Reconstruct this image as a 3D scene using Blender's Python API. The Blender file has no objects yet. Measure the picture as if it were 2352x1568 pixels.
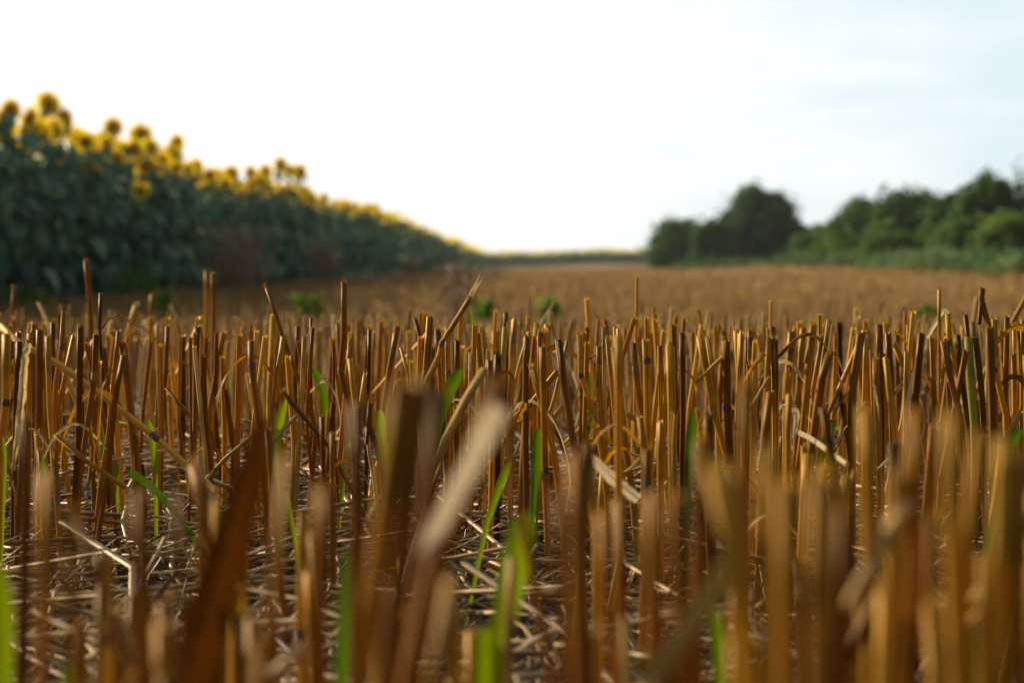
import bpy, math, random
import numpy as np
from mathutils import Vector, Matrix
random.seed(7); RNG = np.random.default_rng(11)
R = math.radians
SC = bpy.context.scene
COL = SC.collection

# ---------------------------------------------------------------- camera
EYE = Vector((0.0, 0.0, 0.172))
FX = 4221.0                      # focal length in pixels of a 2352 x 1568 frame
PITCH = math.atan((784 - 607) / FX)
cam_d = bpy.data.cameras.new('camera'); cam = bpy.data.objects.new('camera', cam_d); COL.objects.link(cam)
cam.location = EYE; cam.rotation_euler = (R(90) - PITCH, 0, 0)
cam_d.sensor_width = 36; cam_d.lens = 36 * FX / 2352
cam_d.clip_start = 0.02; cam_d.clip_end = 3000
cam_d.dof.use_dof = True; cam_d.dof.focus_distance = 1.10; cam_d.dof.aperture_fstop = 11.0
SC.camera = cam
SC.view_settings.view_transform = 'Standard'; SC.view_settings.look = 'None'
SC.view_settings.exposure = 0.6; SC.view_settings.gamma = 1.0
SC.cycles.max_bounces = 8; SC.cycles.diffuse_bounces = 4; SC.cycles.transmission_bounces = 6
SC.cycles.sample_clamp_indirect = 6; SC.cycles.sample_clamp_direct = 12
# ---------------------------------------------------------------- sun and sky
SUN_AZ, SUN_EL = R(-62), R(23)   # azimuth from the view direction, towards the left
sdir = Vector((math.sin(SUN_AZ) * math.cos(SUN_EL), math.cos(SUN_AZ) * math.cos(SUN_EL), math.sin(SUN_EL)))
sun_d = bpy.data.lights.new('sun', 'SUN'); sun_d.energy = 5.0; sun_d.angle = R(0.6); sun_d.color = (1.0, 0.83, 0.58)
sun = bpy.data.objects.new('sun', sun_d); COL.objects.link(sun)
sun.rotation_euler = (-sdir).to_track_quat('-Z', 'Y').to_euler(); sun.location = (-20, 20, 20)
W = bpy.data.worlds.new('World'); SC.world = W; W.use_nodes = True
nt = W.node_tree; nt.nodes.clear()
def N(nt, t, **kw):
    n = nt.nodes.new(t)
    for k, v in kw.items(): setattr(n, k, v)
    return n
def sky_nodes():
    L = nt.links.new
    out = N(nt, 'ShaderNodeOutputWorld'); bg = N(nt, 'ShaderNodeBackground'); bg.inputs['Strength'].default_value = 0.050
    sky = N(nt, 'ShaderNodeTexSky', sky_type='NISHITA', sun_disc=False, sun_elevation=SUN_EL, sun_rotation=SUN_AZ)
    sky.air_density = 1.0; sky.dust_density = 1.5; sky.ozone_density = 1.0
    tc = N(nt, 'ShaderNodeTexCoord')
    # thin bright cloud veil: densest towards the sun, opening to pale blue on the right
    dot = N(nt, 'ShaderNodeVectorMath', operation='DOT_PRODUCT'); dot.inputs[1].default_value = (math.sin(R(-30)), math.cos(R(-30)), 0)
    L(tc.outputs['Generated'], dot.inputs[0])
    mp = N(nt, 'ShaderNodeMapping'); mp.inputs['Scale'].default_value = (2.2, 2.2, 9.0); L(tc.outputs['Generated'], mp.inputs['Vector'])
    noi = N(nt, 'ShaderNodeTexNoise'); noi.inputs['Scale'].default_value = 1.6; noi.inputs['Detail'].default_value = 6; noi.inputs['Roughness'].default_value = 0.55
    L(mp.outputs['Vector'], noi.inputs['Vector'])
    r1 = N(nt, 'ShaderNodeMapRange'); r1.inputs['From Min'].default_value = 0.68; r1.inputs['From Max'].default_value = 0.95
    L(dot.outputs['Value'], r1.inputs['Value'])
    r2 = N(nt, 'ShaderNodeMapRange'); r2.inputs['From Min'].default_value = 0.35; r2.inputs['From Max'].default_value = 0.75
    r2.inputs['To Min'].default_value = -0.4; r2.inputs['To Max'].default_value = 0.6
    L(noi.outputs['Fac'], r2.inputs['Value'])
    ad = N(nt, 'ShaderNodeMath', operation='ADD', use_clamp=True); L(r1.outputs[0], ad.inputs[0]); L(r2.outputs[0], ad.inputs[1])
    mix = N(nt, 'ShaderNodeMix', data_type='RGBA'); L(ad.outputs[0], mix.inputs[0])
    veil = N(nt, 'ShaderNodeMix', data_type='RGBA'); veil.inputs[0].default_value = 0.80
    L(sky.outputs[0], veil.inputs[6]); veil.inputs[7].default_value = (11.9, 13.9, 14.7, 1)
    L(veil.outputs[2], mix.inputs[6]); mix.inputs[7].default_value = (16.4, 15.7, 15.0, 1)
    # the sky is bright on the sun's side and dims overhead and behind
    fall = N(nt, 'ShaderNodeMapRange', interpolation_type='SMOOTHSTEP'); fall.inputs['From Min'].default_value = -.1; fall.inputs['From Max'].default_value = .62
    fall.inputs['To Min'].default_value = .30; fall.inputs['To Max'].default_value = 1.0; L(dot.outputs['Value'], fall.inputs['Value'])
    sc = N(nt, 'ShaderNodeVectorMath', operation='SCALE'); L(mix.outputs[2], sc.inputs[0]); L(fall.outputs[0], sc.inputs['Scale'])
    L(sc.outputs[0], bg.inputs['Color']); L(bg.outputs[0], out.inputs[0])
sky_nodes()

# ---------------------------------------------------------------- helpers
def sm(a, b, x):
    t = np.clip((np.asarray(x, float) - a) / (b - a), 0, 1); return t * t * (3 - 2 * t)
def ground_z(x, y):
    x = np.asarray(x, float); y = np.asarray(y, float)
    ax = np.abs(x)
    d = np.clip(y - 1.36, 0, 6.24)
    z = -0.0315 * d
    z = z + 0.33 * sm(2.5, 12.0, x) * sm(6, 40, y)
    z = z + 0.012 * np.sin(x * 0.9 + 1.3) * np.sin(y * 0.35) * sm(3, 9, y)
    z = z + 0.004 * np.sin(x * 9.1 + y * 3.0) * np.sin(y * 7.7 + 1)
    return z
def gz(x, y): return float(ground_z(x, y))
def ray(px, py):
    c, s = math.cos(PITCH), math.sin(PITCH)
    a, b = (px - 1176) / FX, (784 - py) / FX
    return Vector((a, c + b * s, -s + b * c))
def at(px, py, Y):
    d = ray(px, py); return EYE + d * (Y / d.y)
def proj(p):
    c, s = math.cos(PITCH), math.sin(PITCH)
    v = Vector(p) - EYE; dep = v.y * c - v.z * s
    return (1176 + FX * v.x / dep, 784 - FX * (v.y * s + v.z * c) / dep)

def tag(o, label=None, cat=None, group=None, kind=None):
    if label: o['label'] = label
    if cat: o['category'] = cat
    if group: o['group'] = group
    if kind: o['kind'] = kind
    return o
def empty(name, loc=(0, 0, 0)):
    o = bpy.data.objects.new(name, None); COL.objects.link(o); o.location = loc; o.empty_display_size = 0.02
    return o

class MB:
    """collects verts, faces and per-vertex attributes: tint (colour along the ramp) and suv (streak coordinates)"""
    def __init__(s): s.v, s.f, s.t, s.u, s.n = [], [], [], [], 0
    def add(s, v, f, t, u):
        v = np.asarray(v, float).reshape(-1, 3); s.v.append(v)
        s.f += [tuple(int(i) + s.n for i in q) for q in f]
        s.t.append(np.broadcast_to(np.asarray(t, float), (len(v),)))
        s.u.append(np.asarray(u, float).reshape(-1, 3)); s.n += len(v)
    def build(s, name, mat, parent=None, org=(0, 0, 0), smooth=True):
        me = bpy.data.meshes.new(name)
        v = np.concatenate(s.v) - np.array(org)
        me.from_pydata(v.tolist(), [], s.f)
        a = me.attributes.new('tint', 'FLOAT', 'POINT'); a.data.foreach_set('value', np.concatenate(s.t).astype(np.float32))
        b = me.attributes.new('suv', 'FLOAT_VECTOR', 'POINT'); b.data.foreach_set('vector', np.concatenate(s.u).astype(np.float32).ravel())
        me.materials.append(mat)
        if smooth: me.shade_smooth()
        o = bpy.data.objects.new(name, me); COL.objects.link(o)
        if parent: o.parent = parent
        else: o.location = org
        return o

def bulk(name, v, quads, tint, suv, mat, smooth=False, mat2=None, split=0):
    """one mesh from numpy arrays (all faces with the same number of corners)"""
    me = bpy.data.meshes.new(name); nf, k = quads.shape
    me.vertices.add(len(v)); me.vertices.foreach_set('co', v.astype(np.float32).ravel())
    me.loops.add(nf * k); me.loops.foreach_set('vertex_index', quads.astype(np.int32).ravel())
    me.polygons.add(nf); me.polygons.foreach_set('loop_start', (np.arange(nf) * k).astype(np.int32))
    if smooth: me.polygons.foreach_set('use_smooth', np.ones(nf, bool))
    a = me.attributes.new('tint', 'FLOAT', 'POINT'); a.data.foreach_set('value', tint.astype(np.float32))
    if suv is not None:
        b = me.attributes.new('suv', 'FLOAT_VECTOR', 'POINT'); b.data.foreach_set('vector', suv.astype(np.float32).ravel())
    me.update(calc_edges=True); me.validate()
    me.materials.append(mat)
    if mat2:
        me.materials.append(mat2); mi = np.zeros(nf, np.int32); mi[:split] = 1; me.polygons.foreach_set('material_index', mi)
    o = bpy.data.objects.new(name, me); COL.objects.link(o)
    return o

# ---------------------------------------------------------------- materials
def newmat(name):
    m = bpy.data.materials.new(name); m.use_nodes = True; m.node_tree.nodes.clear(); return m, m.node_tree
def ramp(n, stops):
    e = n.color_ramp.elements
    while len(e) < len(stops): e.new(0.5)
    for k, (p, c) in enumerate(stops): e[k].position = p; e[k].color = (*c, 1)
STRAW = [(0.0, (.035, .014, .005)), (.15, (.11, .034, .007)), (.30, (.27, .092, .010)), (.45, (.42, .185, .013)),
         (.60, (.57, .29, .016)), (.75, (.64, .40, .055)), (.87, (.46, .33, .15)), (1.0, (.78, .64, .42))]
def leafy(name, stops, trans=0.35, rough=0.5, streak=(6, 6, 2.2), streak_amt=0.45, spots=False, bump=0.25, scale=4.0, spec=0.4, tsat=1.0, stint=None, veins=None):
    m, t = newmat(name); L = t.links.new
    out = N(t, 'ShaderNodeOutputMaterial'); P = N(t, 'ShaderNodeBsdfPrincipled'); T = N(t, 'ShaderNodeBsdfTranslucent')
    mx = N(t, 'ShaderNodeMixShader'); mx.inputs[0].default_value = trans
    at_ = N(t, 'ShaderNodeAttribute', attribute_name='tint'); cr = N(t, 'ShaderNodeValToRGB'); ramp(cr, stops)
    su = N(t, 'ShaderNodeAttribute', attribute_name='suv')
    mp = N(t, 'ShaderNodeMapping'); mp.inputs['Scale'].default_value = streak; L(su.outputs['Vector'], mp.inputs['Vector'])
    no = N(t, 'ShaderNodeTexNoise'); no.inputs['Scale'].default_value = scale; no.inputs['Detail'].default_value = 5; no.inputs['Roughness'].default_value = .6
    L(mp.outputs[0], no.inputs['Vector'])
    # the streaks shift the tint and darken / lighten the colour
    ms = N(t, 'ShaderNodeMapRange'); ms.inputs['From Min'].default_value = .25; ms.inputs['From Max'].default_value = .75
    ms.inputs['To Min'].default_value = -.13 * streak_amt * 2; ms.inputs['To Max'].default_value = .13 * streak_amt * 2
    L(no.outputs['Fac'], ms.inputs[0])
    ad = N(t, 'ShaderNodeMath', operation='ADD', use_clamp=True); L(at_.outputs['Fac'], ad.inputs[0]); L(ms.outputs[0], ad.inputs[1])
    L(ad.outputs[0], cr.inputs[0])
    col = cr.outputs[0]
    if spots:
        g = N(t, 'ShaderNodeNewGeometry'); n2 = N(t, 'ShaderNodeTexNoise'); n2.inputs['Scale'].default_value = 95; n2.inputs['Detail'].default_value = 3
        m2 = N(t, 'ShaderNodeMapping'); m2.inputs['Scale'].default_value = (1, 1, .25); L(g.outputs['Position'], m2.inputs[0]); L(m2.outputs[0], n2.inputs['Vector'])
        r2 = N(t, 'ShaderNodeMapRange'); r2.inputs['From Min'].default_value = .56; r2.inputs['From Max'].default_value = .72; r2.inputs['To Max'].default_value = .75
        L(n2.outputs['Fac'], r2.inputs[0])
        mm = N(t, 'ShaderNodeMix', data_type='RGBA'); L(r2.outputs[0], mm.inputs[0]); L(col, mm.inputs[6]); mm.inputs[7].default_value = (.075, .03, .012, 1)
        col = mm.outputs[2]
    if veins:
        vm = N(t, 'ShaderNodeMapping'); vm.inputs['Scale'].default_value = veins; L(su.outputs['Vector'], vm.inputs['Vector'])
        vn = N(t, 'ShaderNodeTexNoise'); vn.inputs['Scale'].default_value = 1.0; vn.inputs['Detail'].default_value = 3; L(vm.outputs[0], vn.inputs['Vector'])
        vr = N(t, 'ShaderNodeMapRange'); vr.inputs['From Min'].default_value = .36; vr.inputs['From Max'].default_value = .62; vr.inputs['To Min'].default_value = .36; vr.inputs['To Max'].default_value = 1.5; L(vn.outputs[0], vr.inputs[0])
        vs = N(t, 'ShaderNodeVectorMath', operation='SCALE'); L(col, vs.inputs[0]); L(vr.outputs[0], vs.inputs['Scale']); col = vs.outputs[0]
    hs = N(t, 'ShaderNodeHueSaturation'); hs.inputs['Saturation'].default_value = tsat; L(col, hs.inputs['Color'])
    L(col, P.inputs['Base Color']); L(hs.outputs[0], T.inputs['Color'])
    P.inputs['Roughness'].default_value = rough; P.inputs['Specular IOR Level'].default_value = spec
    if stint: P.inputs['Specular Tint'].default_value = (*stint, 1)
    if bump:
        b = N(t, 'ShaderNodeBump'); b.inputs['Strength'].default_value = bump; b.inputs['Distance'].default_value = .0006
        L(no.outputs['Fac'], b.inputs['Height']); L(b.outputs[0], P.inputs['Normal'])
    L(P.outputs[0], mx.inputs[1]); L(T.outputs[0], mx.inputs[2]); L(mx.outputs[0], out.inputs[0])
    return m
M_STRAW = leafy('straw', STRAW, trans=.38, rough=.45, spec=.8, stint=(1, .62, .20), veins=(3.2, 3.2, .22), spots=True, bump=.3, streak=(5, 5, 1.3), streak_amt=.75, tsat=1.3)
M_NODE = leafy('straw_node', [(0, (.05, .025, .01)), (.5, (.17, .08, .025)), (1, (.36, .20, .06))], trans=.03, rough=.6, bump=.5)
M_DRYLEAF = leafy('dry_leaf', STRAW, trans=.38, rough=.5, streak=(14, 2, 1.0), streak_amt=1.0, bump=.9, spec=.4, tsat=1.2, stint=(1, .75, .4), veins=(5, .5, 1))
M_LITTER = leafy('straw_litter', [(0, (.025, .012, .005)), (.3, (.14, .066, .016)), (.6, (.35, .20, .055)), (1, (.64, .47, .24))], trans=.2, rough=.36, spots=True, bump=.3, spec=.8, stint=(1, .8, .5))
M_FIELD = leafy('stubble_straw', [(0, (.06, .030, .014)), (.3, (.22, .12, .04)), (.55, (.40, .245, .08)), (.8, (.55, .38, .15)), (1, (.62, .47, .26))], trans=.25, rough=.55, bump=0, streak_amt=.3, spec=.5, stint=(1, .68, .3))
M_GREENSTRAW = leafy('green_straw', [(0, (.18, .2, .02)), (1, (.42, .38, .05))], trans=.4, streak_amt=.4)
M_GRASS = leafy('grass', [(0, (.025, .075, .016)), (.5, (.075, .14, .012)), (1, (.22, .27, .012))], trans=.5, rough=.38, streak=(22, 3, 1), streak_amt=.8, bump=.5, spec=.3, tsat=1.1, stint=(.8, 1, .5))
M_SFLEAF = leafy('sunflower_leaf', [(0, (.026, .066, .052)), (.5, (.066, .145, .10)), (1, (.14, .23, .10))], trans=.18, rough=.6, streak_amt=.4, bump=0, spec=.15)
M_SFSTEM = leafy('sunflower_stem', [(0, (.06, .11, .03)), (1, (.14, .2, .06))], trans=.1, bump=0)
M_PETAL = leafy('petal', [(0, (.92, .64, .01)), (1, (.98, .86, .03))], trans=.5, rough=.55, bump=0, streak_amt=.5)
M_DISC = leafy('sunflower_disc', [(0, (.17, .085, .012)), (1, (.42, .24, .02))], trans=.0, rough=.8, bump=0, scale=30, streak_amt=1)
M_BUSH = leafy('bush_leaf', [(0, (.018, .045, .014)), (.4, (.06, .13, .026)), (.75, (.14, .24, .036)), (1, (.28, .38, .06))], trans=.36, rough=.6, bump=0, streak_amt=.2, spec=.15)
M_WEED = leafy('weed_leaf', [(0, (.03, .075, .012)), (.5, (.085, .16, .045)), (1, (.21, .27, .12))], trans=.35, bump=0, spec=.15, rough=.6)
M_FIELDWEED = leafy('field_weed', [(0, (.03, .09, .02)), (.5, (.09, .19, .02)), (1, (.24, .34, .03))], trans=.45, rough=.8, spec=.05, bump=0)
M_DRYWEED = leafy('dry_weed', [(0, (.11, .07, .045)), (.5, (.29, .20, .13)), (1, (.46, .35, .24))], trans=.25, bump=0, streak_amt=.5)
M_BARK = leafy('bark', [(0, (.04, .03, .02)), (1, (.12, .09, .06))], trans=0, bump=0, rough=.9)

def soil():
    m, t = newmat('soil'); L = t.links.new
    out = N(t, 'ShaderNodeOutputMaterial'); P = N(t, 'ShaderNodeBsdfPrincipled'); P.inputs['Roughness'].default_value = .9; P.inputs['Specular IOR Level'].default_value = .1
    g = N(t, 'ShaderNodeNewGeometry')
    n1 = N(t, 'ShaderNodeTexNoise'); n1.inputs['Scale'].default_value = 45; n1.inputs['Detail'].default_value = 8; n1.inputs['Roughness'].default_value = .7
    L(g.outputs['Position'], n1.inputs['Vector'])
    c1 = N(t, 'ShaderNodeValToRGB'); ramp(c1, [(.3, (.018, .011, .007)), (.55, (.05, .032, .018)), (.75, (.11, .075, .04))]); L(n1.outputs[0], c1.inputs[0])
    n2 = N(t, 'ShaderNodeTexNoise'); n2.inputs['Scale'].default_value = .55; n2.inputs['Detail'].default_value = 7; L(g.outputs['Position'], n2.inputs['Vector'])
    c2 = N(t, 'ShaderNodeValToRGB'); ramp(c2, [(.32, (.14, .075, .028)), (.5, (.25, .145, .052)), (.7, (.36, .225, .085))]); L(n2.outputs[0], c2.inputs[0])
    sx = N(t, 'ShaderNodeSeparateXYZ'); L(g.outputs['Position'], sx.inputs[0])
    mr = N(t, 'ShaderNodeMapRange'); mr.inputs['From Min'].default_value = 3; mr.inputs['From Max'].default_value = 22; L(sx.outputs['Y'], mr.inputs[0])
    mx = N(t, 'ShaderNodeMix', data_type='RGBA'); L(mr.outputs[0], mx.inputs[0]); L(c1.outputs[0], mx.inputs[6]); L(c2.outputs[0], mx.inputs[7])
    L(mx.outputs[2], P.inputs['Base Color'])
    b = N(t, 'ShaderNodeBump'); b.inputs['Strength'].default_value = .8; b.inputs['Distance'].default_value = .006; L(n1.outputs[0], b.inputs['Height']); L(b.outputs[0], P.inputs['Normal'])
    L(P.outputs[0], out.inputs[0]); return m
M_SOIL = soil()

# ---------------------------------------------------------------- ground
def build_ground():
    def coords(lo, hi, step, a, b):
        c = list(np.arange(lo, hi, step)); g = step; x = hi
        while x < b: c.append(x); g *= 1.18; x += g
        c.append(b); g = step; x = lo - step
        while x > a: c.insert(0, x); g *= 1.18; x -= g
        c.insert(0, a); return np.array(c)
    xs = coords(-1.2, 1.2, .02, -900, 900); ys = coords(0.2, 3.2, .02, -60, 1500)
    X, Y = np.meshgrid(xs, ys)
    Z = ground_z(X, Y)
    near = (1 - sm(3, 6, Y)) * (1 - sm(1.5, 3, np.abs(X)))
    Z = Z + near * .005 * (np.sin(X * 61 + 3 * np.sin(Y * 23)) * np.sin(Y * 53 + 2 * np.sin(X * 31)) + .6 * RNG.standard_normal(X.shape) * .6)
    v = np.stack([X.ravel(), Y.ravel(), Z.ravel()], 1); nx, ny = len(xs), len(ys)
    i = (np.arange(ny - 1)[:, None] * nx + np.arange(nx - 1)[None]).ravel()
    q = np.stack([i, i + 1, i + nx + 1, i + nx], 1)
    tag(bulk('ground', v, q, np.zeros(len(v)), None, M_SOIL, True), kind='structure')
build_ground()

# ---------------------------------------------------------------- straw shapes
def resample(path, step):
    P = [Vector(p) for p in path]; out = [P[0]]; dist = [0]; tot = 0
    for a, b in zip(P, P[1:]):
        l = (b - a).length; k = max(1, int(l / step))
        for i in range(1, k + 1): out.append(a.lerp(b, i / k)); dist.append(tot + l * i / k)
        tot += l
    return out, dist
def frames(P):
    fr = []
    for i, p in enumerate(P):
        t = (P[min(i + 1, len(P) - 1)] - P[max(i - 1, 0)]).normalized()
        ref = Vector((0, 1, 0)) if abs(t.y) < .9 else Vector((1, 0, 0))
        a = t.cross(ref).normalized(); b = t.cross(a); fr.append((t, a, b))
    return fr
def tube(mb, path, rad, tint, k=12, step=.012, flat=.85, ragged=.0015, hollow=True, cut=.0, tip_dark=0.0, seed=0):
    """straw: path from the cut top to the root, slightly flattened, ragged hollow top"""
    rn = random.Random(seed); P, D = resample(path, step); F = frames(P); tot = D[-1]
    ph = rn.uniform(0, 6.28); V, U, T = [], [], []
    slant = rn.uniform(-1, 1) * cut; w0 = rn.uniform(0, 6.28)
    for i, (p, (t, a, b)) in enumerate(zip(P, F)):
        rr = rad * (1 + .05 * math.sin(D[i] * 90 + ph)) * (1.04 - .06 * i / len(P))
        wob = Vector((math.sin(D[i] * 55 + ph), 0, 0)) * rad * .10
        for j in range(k):
            an = 2 * math.pi * j / k + ph
            flute = 1 + .035 * math.sin(an * 5 + 1)
            q = p + wob + a * (math.cos(an) * rr * flute) + b * (math.sin(an) * rr * flat * flute)
            if i == 0:
                q = q - t * (ragged * rn.uniform(-1, 1) + slant * math.cos(an + w0) * rad)
            V.append(q); U.append((math.cos(an), math.sin(an), D[i] * 10 + seed * 3.7))
            T.append(tint + (tip_dark * max(0, 1 - D[i] / .012)))
    n = len(P); Fc = []
    for i in range(n - 1):
        for j in range(k):
            j2 = (j + 1) % k; Fc.append((i * k + j, i * k + j2, (i + 1) * k + j2, (i + 1) * k + j))
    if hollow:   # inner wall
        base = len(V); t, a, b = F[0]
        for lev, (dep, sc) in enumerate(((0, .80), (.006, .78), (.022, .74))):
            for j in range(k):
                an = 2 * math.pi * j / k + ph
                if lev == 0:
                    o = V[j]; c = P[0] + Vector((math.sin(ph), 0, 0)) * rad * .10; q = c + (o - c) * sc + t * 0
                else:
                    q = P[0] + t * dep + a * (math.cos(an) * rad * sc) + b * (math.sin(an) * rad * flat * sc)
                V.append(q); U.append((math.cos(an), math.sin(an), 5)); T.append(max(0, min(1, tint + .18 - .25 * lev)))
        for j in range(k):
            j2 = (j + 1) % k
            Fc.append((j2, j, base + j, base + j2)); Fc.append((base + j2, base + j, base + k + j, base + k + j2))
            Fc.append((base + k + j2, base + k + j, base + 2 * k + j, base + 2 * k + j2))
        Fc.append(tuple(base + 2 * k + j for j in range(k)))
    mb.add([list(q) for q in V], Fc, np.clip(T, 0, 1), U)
    return P, D, F
def ring(mb, p, t, a, b, rad, tint, h=.0032, k=12, flat=.9, bulge=1.22):
    V, U, Fc = [], [], []
    lv = [(-1.25, 1.02), (-.6, bulge * .96), (0, bulge), (.55, bulge * .93), (1.25, 1.02)]
    for (s, r) in lv:
        for j in range(k):
            an = 2 * math.pi * j / k
            V.append(list(p + t * (s * h) + a * (math.cos(an) * rad * r) + b * (math.sin(an) * rad * r * flat))); U.append((math.cos(an), math.sin(an), s))
    for i in range(len(lv) - 1):
        for j in range(k):
            j2 = (j + 1) % k; Fc.append((i * k + j, i * k + j2, (i + 1) * k + j2, (i + 1) * k + j))
    mb.add(V, Fc, tint, U)
def sheath(mb, P, D, F, d0, d1, rad, tint, seed, wrap=250):
    """leaf sheath wrapped round part of the stem, free and ragged at its top edge"""
    rn = random.Random(seed); k = 9; st = rn.uniform(0, 6.28); V, U, Fc = [], [], []; rows = 0
    idx = [i for i, d in enumerate(D) if d0 <= d <= d1]
    if len(idx) < 3: return
    for m, i in enumerate(idx):
        u = m / (len(idx) - 1); t, a, b = F[i]
        open_ = (1.55 if m == 0 else 1.18 if m == 1 else 1.09) + .05 * math.sin(m * 1.7 + seed)
        wr = R(wrap) * (.5 + .5 * min(1, u * 3)) * (.85 + .15 * math.sin(m * .9 + seed))
        for j in range(k):
            an = st + wr * (j / (k - 1) - .5); rr = rad * (open_ + .06 * rn.uniform(-1, 1))
            q = P[i] + a * (math.cos(an) * rr) + b * (math.sin(an) * rr * .9)
            if m == 0: q = q - t * rn.uniform(-.003, .004)
            V.append(list(q)); U.append((j / k, seed, D[i] * 8))
        rows += 1
    for i in range(rows - 1):
        for j in range(k - 1): Fc.append((i * k + j, i * k + j + 1, (i + 1) * k + j + 1, (i + 1) * k + j))
    mb.add(V, Fc, tint, U)
def ribbon(mb, path, width, tint, seed=0, knee=.35, step=.006, twist=0.0, fold=.25, crinkle=0.0, taper=(.35, 1, .05), face=None, k=5, t0=0):
    rn = random.Random(seed); path = [Vector(p) for p in path]
    for _ in range(2 if len(path) > 2 else 0):      # round the corners
        q = [path[0]]
        for a_, b_ in zip(path, path[1:]): q += [a_.lerp(b_, .25), a_.lerp(b_, .75)]
        path = q + [path[-1]]
    P, D = resample(path, step); n = len(P); V, U, T, Fc = [], [], [], []
    for i, p in enumerate(P):
        u = i / (n - 1); t = (P[min(i + 1, n - 1)] - P[max(i - 1, 0)]).normalized()
        side = (face if face is not None else Vector((0, 1, 0))).cross(t)
        if side.length < .05: side = Vector((1, 0, 0))
        side = Matrix.Rotation(t0 + twist * u, 3, t) @ side.normalized(); nn = t.cross(side)
        w = width * ((taper[0] + (taper[1] - taper[0]) * min(1, u / knee) ** .8) if u < knee else (taper[1] + (taper[2] - taper[1]) * ((u - knee) / (1 - knee)) ** 1.1)) * .5
        w *= 1 + crinkle * .35 * rn.uniform(-1, 1)
        for j in range(k):
            s = j / (k - 1) * 2 - 1
            q = p + side * (s * w) + nn * (abs(s) * w * fold + crinkle * width * .16 * rn.uniform(-1, 1))
            V.append(list(q)); U.append((s, D[i] * 30, seed)); T.append(tint + .06 * (1 - abs(s)) - .0 * u)
    for i in range(n - 1):
        for j in range(k - 1): Fc.append((i * k + j, i * k + j + 1, (i + 1) * k + j + 1, (i + 1) * k + j))
    mb.add(V, Fc, np.clip(T, 0, 1), U)

CONV = {'D': lambda x, y: (x, y), 'A': lambda x, y: (x * .3308, 583.5 + y * .3308),
        'B': lambda x, y: (778 + x * .3308, 615.9 + y * .3308), 'C': lambda x, y: (1556 + x * .3385, 615.9 + y * .3385)}
SCL = {'D': 1, 'A': .3308, 'B': .3308, 'C': .3385}
def to_ground(path, extend=True):
    """run the last segment down to the soil; cut whatever would sink under it"""
    out = [path[0]]
    for a, b in zip(path, path[1:]):
        hb = b.z - gz(b.x, b.y)
        if hb < -.004:
            ha = a.z - gz(a.x, a.y); f = (ha + .004) / (ha - hb); out.append(a.lerp(b, f)); return out
        out.append(b)
    if extend and len(out) > 1:
        a, b = out[-2], out[-1]; d = (b - a).normalized()
        d = Vector((d.x * .6, d.y * .6, min(d.z, -.45))).normalized()
        h = b.z - gz(b.x, b.y); out.append(b + d * ((h + .004) / -d.z))
    return out

STALKS = []      # (root, top point, tint, rad, path, blur) for the labels
def stalk(path, rad, tint, seed, nodes=(), sh=None, leaf=False, k=12, mat=None, tipd=0, name='straw_stalk', ragged=.0012, cut=.6, splay=False):
    root = empty(name, path[-1]); org = Vector(path[-1])
    mb = MB(); P, D, F = tube(mb, path, rad, tint, k=k, seed=seed, ragged=ragged, cut=cut, tip_dark=tipd)
    if splay:
        for q in range(4):
            t = F[0][0]; d = (-t + Vector((random.uniform(-.25, .25), 0, 0))).normalized()
            p0 = P[0] + F[0][1] * rad * (q - 1.5) * .5
            ribbon(mb, [p0 + t * .004, p0 + d * random.uniform(.008, .022)], rad * .9, min(1, tint + .3), seed=q, taper=(1, .9, .1), step=.004)
    rf = random.Random(seed + 9)
    for q in range(rf.choice((0, 0, 2, 3, 4))):        # torn fibres round the cut
        t, a, b = F[0]; an = rf.uniform(0, 6.28); e = P[0] + a * math.cos(an) * rad * .9 + b * math.sin(an) * rad * .8
        o_ = (a * math.cos(an) + b * math.sin(an)) * rf.uniform(-.3, .25)
        ribbon(mb, [e + t * .002, e - (t - o_).normalized() * rf.uniform(.0005, .002), e - (t - o_ * 2).normalized() * rf.uniform(.0015, .0045)], rad * rf.uniform(.15, .4), min(1, tint + rf.uniform(0, .35)), seed=seed + q, step=.0015, taper=(1, .9, .1), k=3)
    mb.build('stem', mat or M_STRAW, root, org)
    for nd in nodes:
        i = min(range(len(D)), key=lambda q: abs(D[q] - nd)); t, a, b = F[i]
        m2 = MB(); ring(m2, P[i], t, a, b, rad, random.Random(seed).uniform(0, .9), h=random.Random(seed).uniform(.0011, .0022), bulge=1.14, k=k); m2.build('node', M_NODE, root, org)
    if sh:
        m3 = MB(); sheath(m3, P, D, F, sh[0], sh[1], rad, sh[2], seed)
        if m3.n: m3.build('leaf_sheath', M_DRYLEAF, root, org)
    if leaf:
        rn = random.Random(seed + 5); i = min(len(P) - 1, int(len(P) * rn.uniform(.1, .5))); p = P[i]; s = rn.choice((-1, 1)); L = rn.uniform(.025, .06)
        pts = [p, p + Vector((s * L * .3, rn.uniform(-.01, .01), L * .35)), p + Vector((s * L * .6, 0, L * .05)), p + Vector((s * L * .75, 0, -L * .6)), p + Vector((s * L * .5, 0, -L * 1.1))]
        m4 = MB(); ribbon(m4, pts, rad * rn.uniform(1.2, 2.2), rn.choice((.2, .3, .4, .87)), seed=seed, twist=rn.uniform(-5, 5), crinkle=.5, step=.003); m4.build('dry_leaf', M_DRYLEAF, root, org)
    return root

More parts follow.
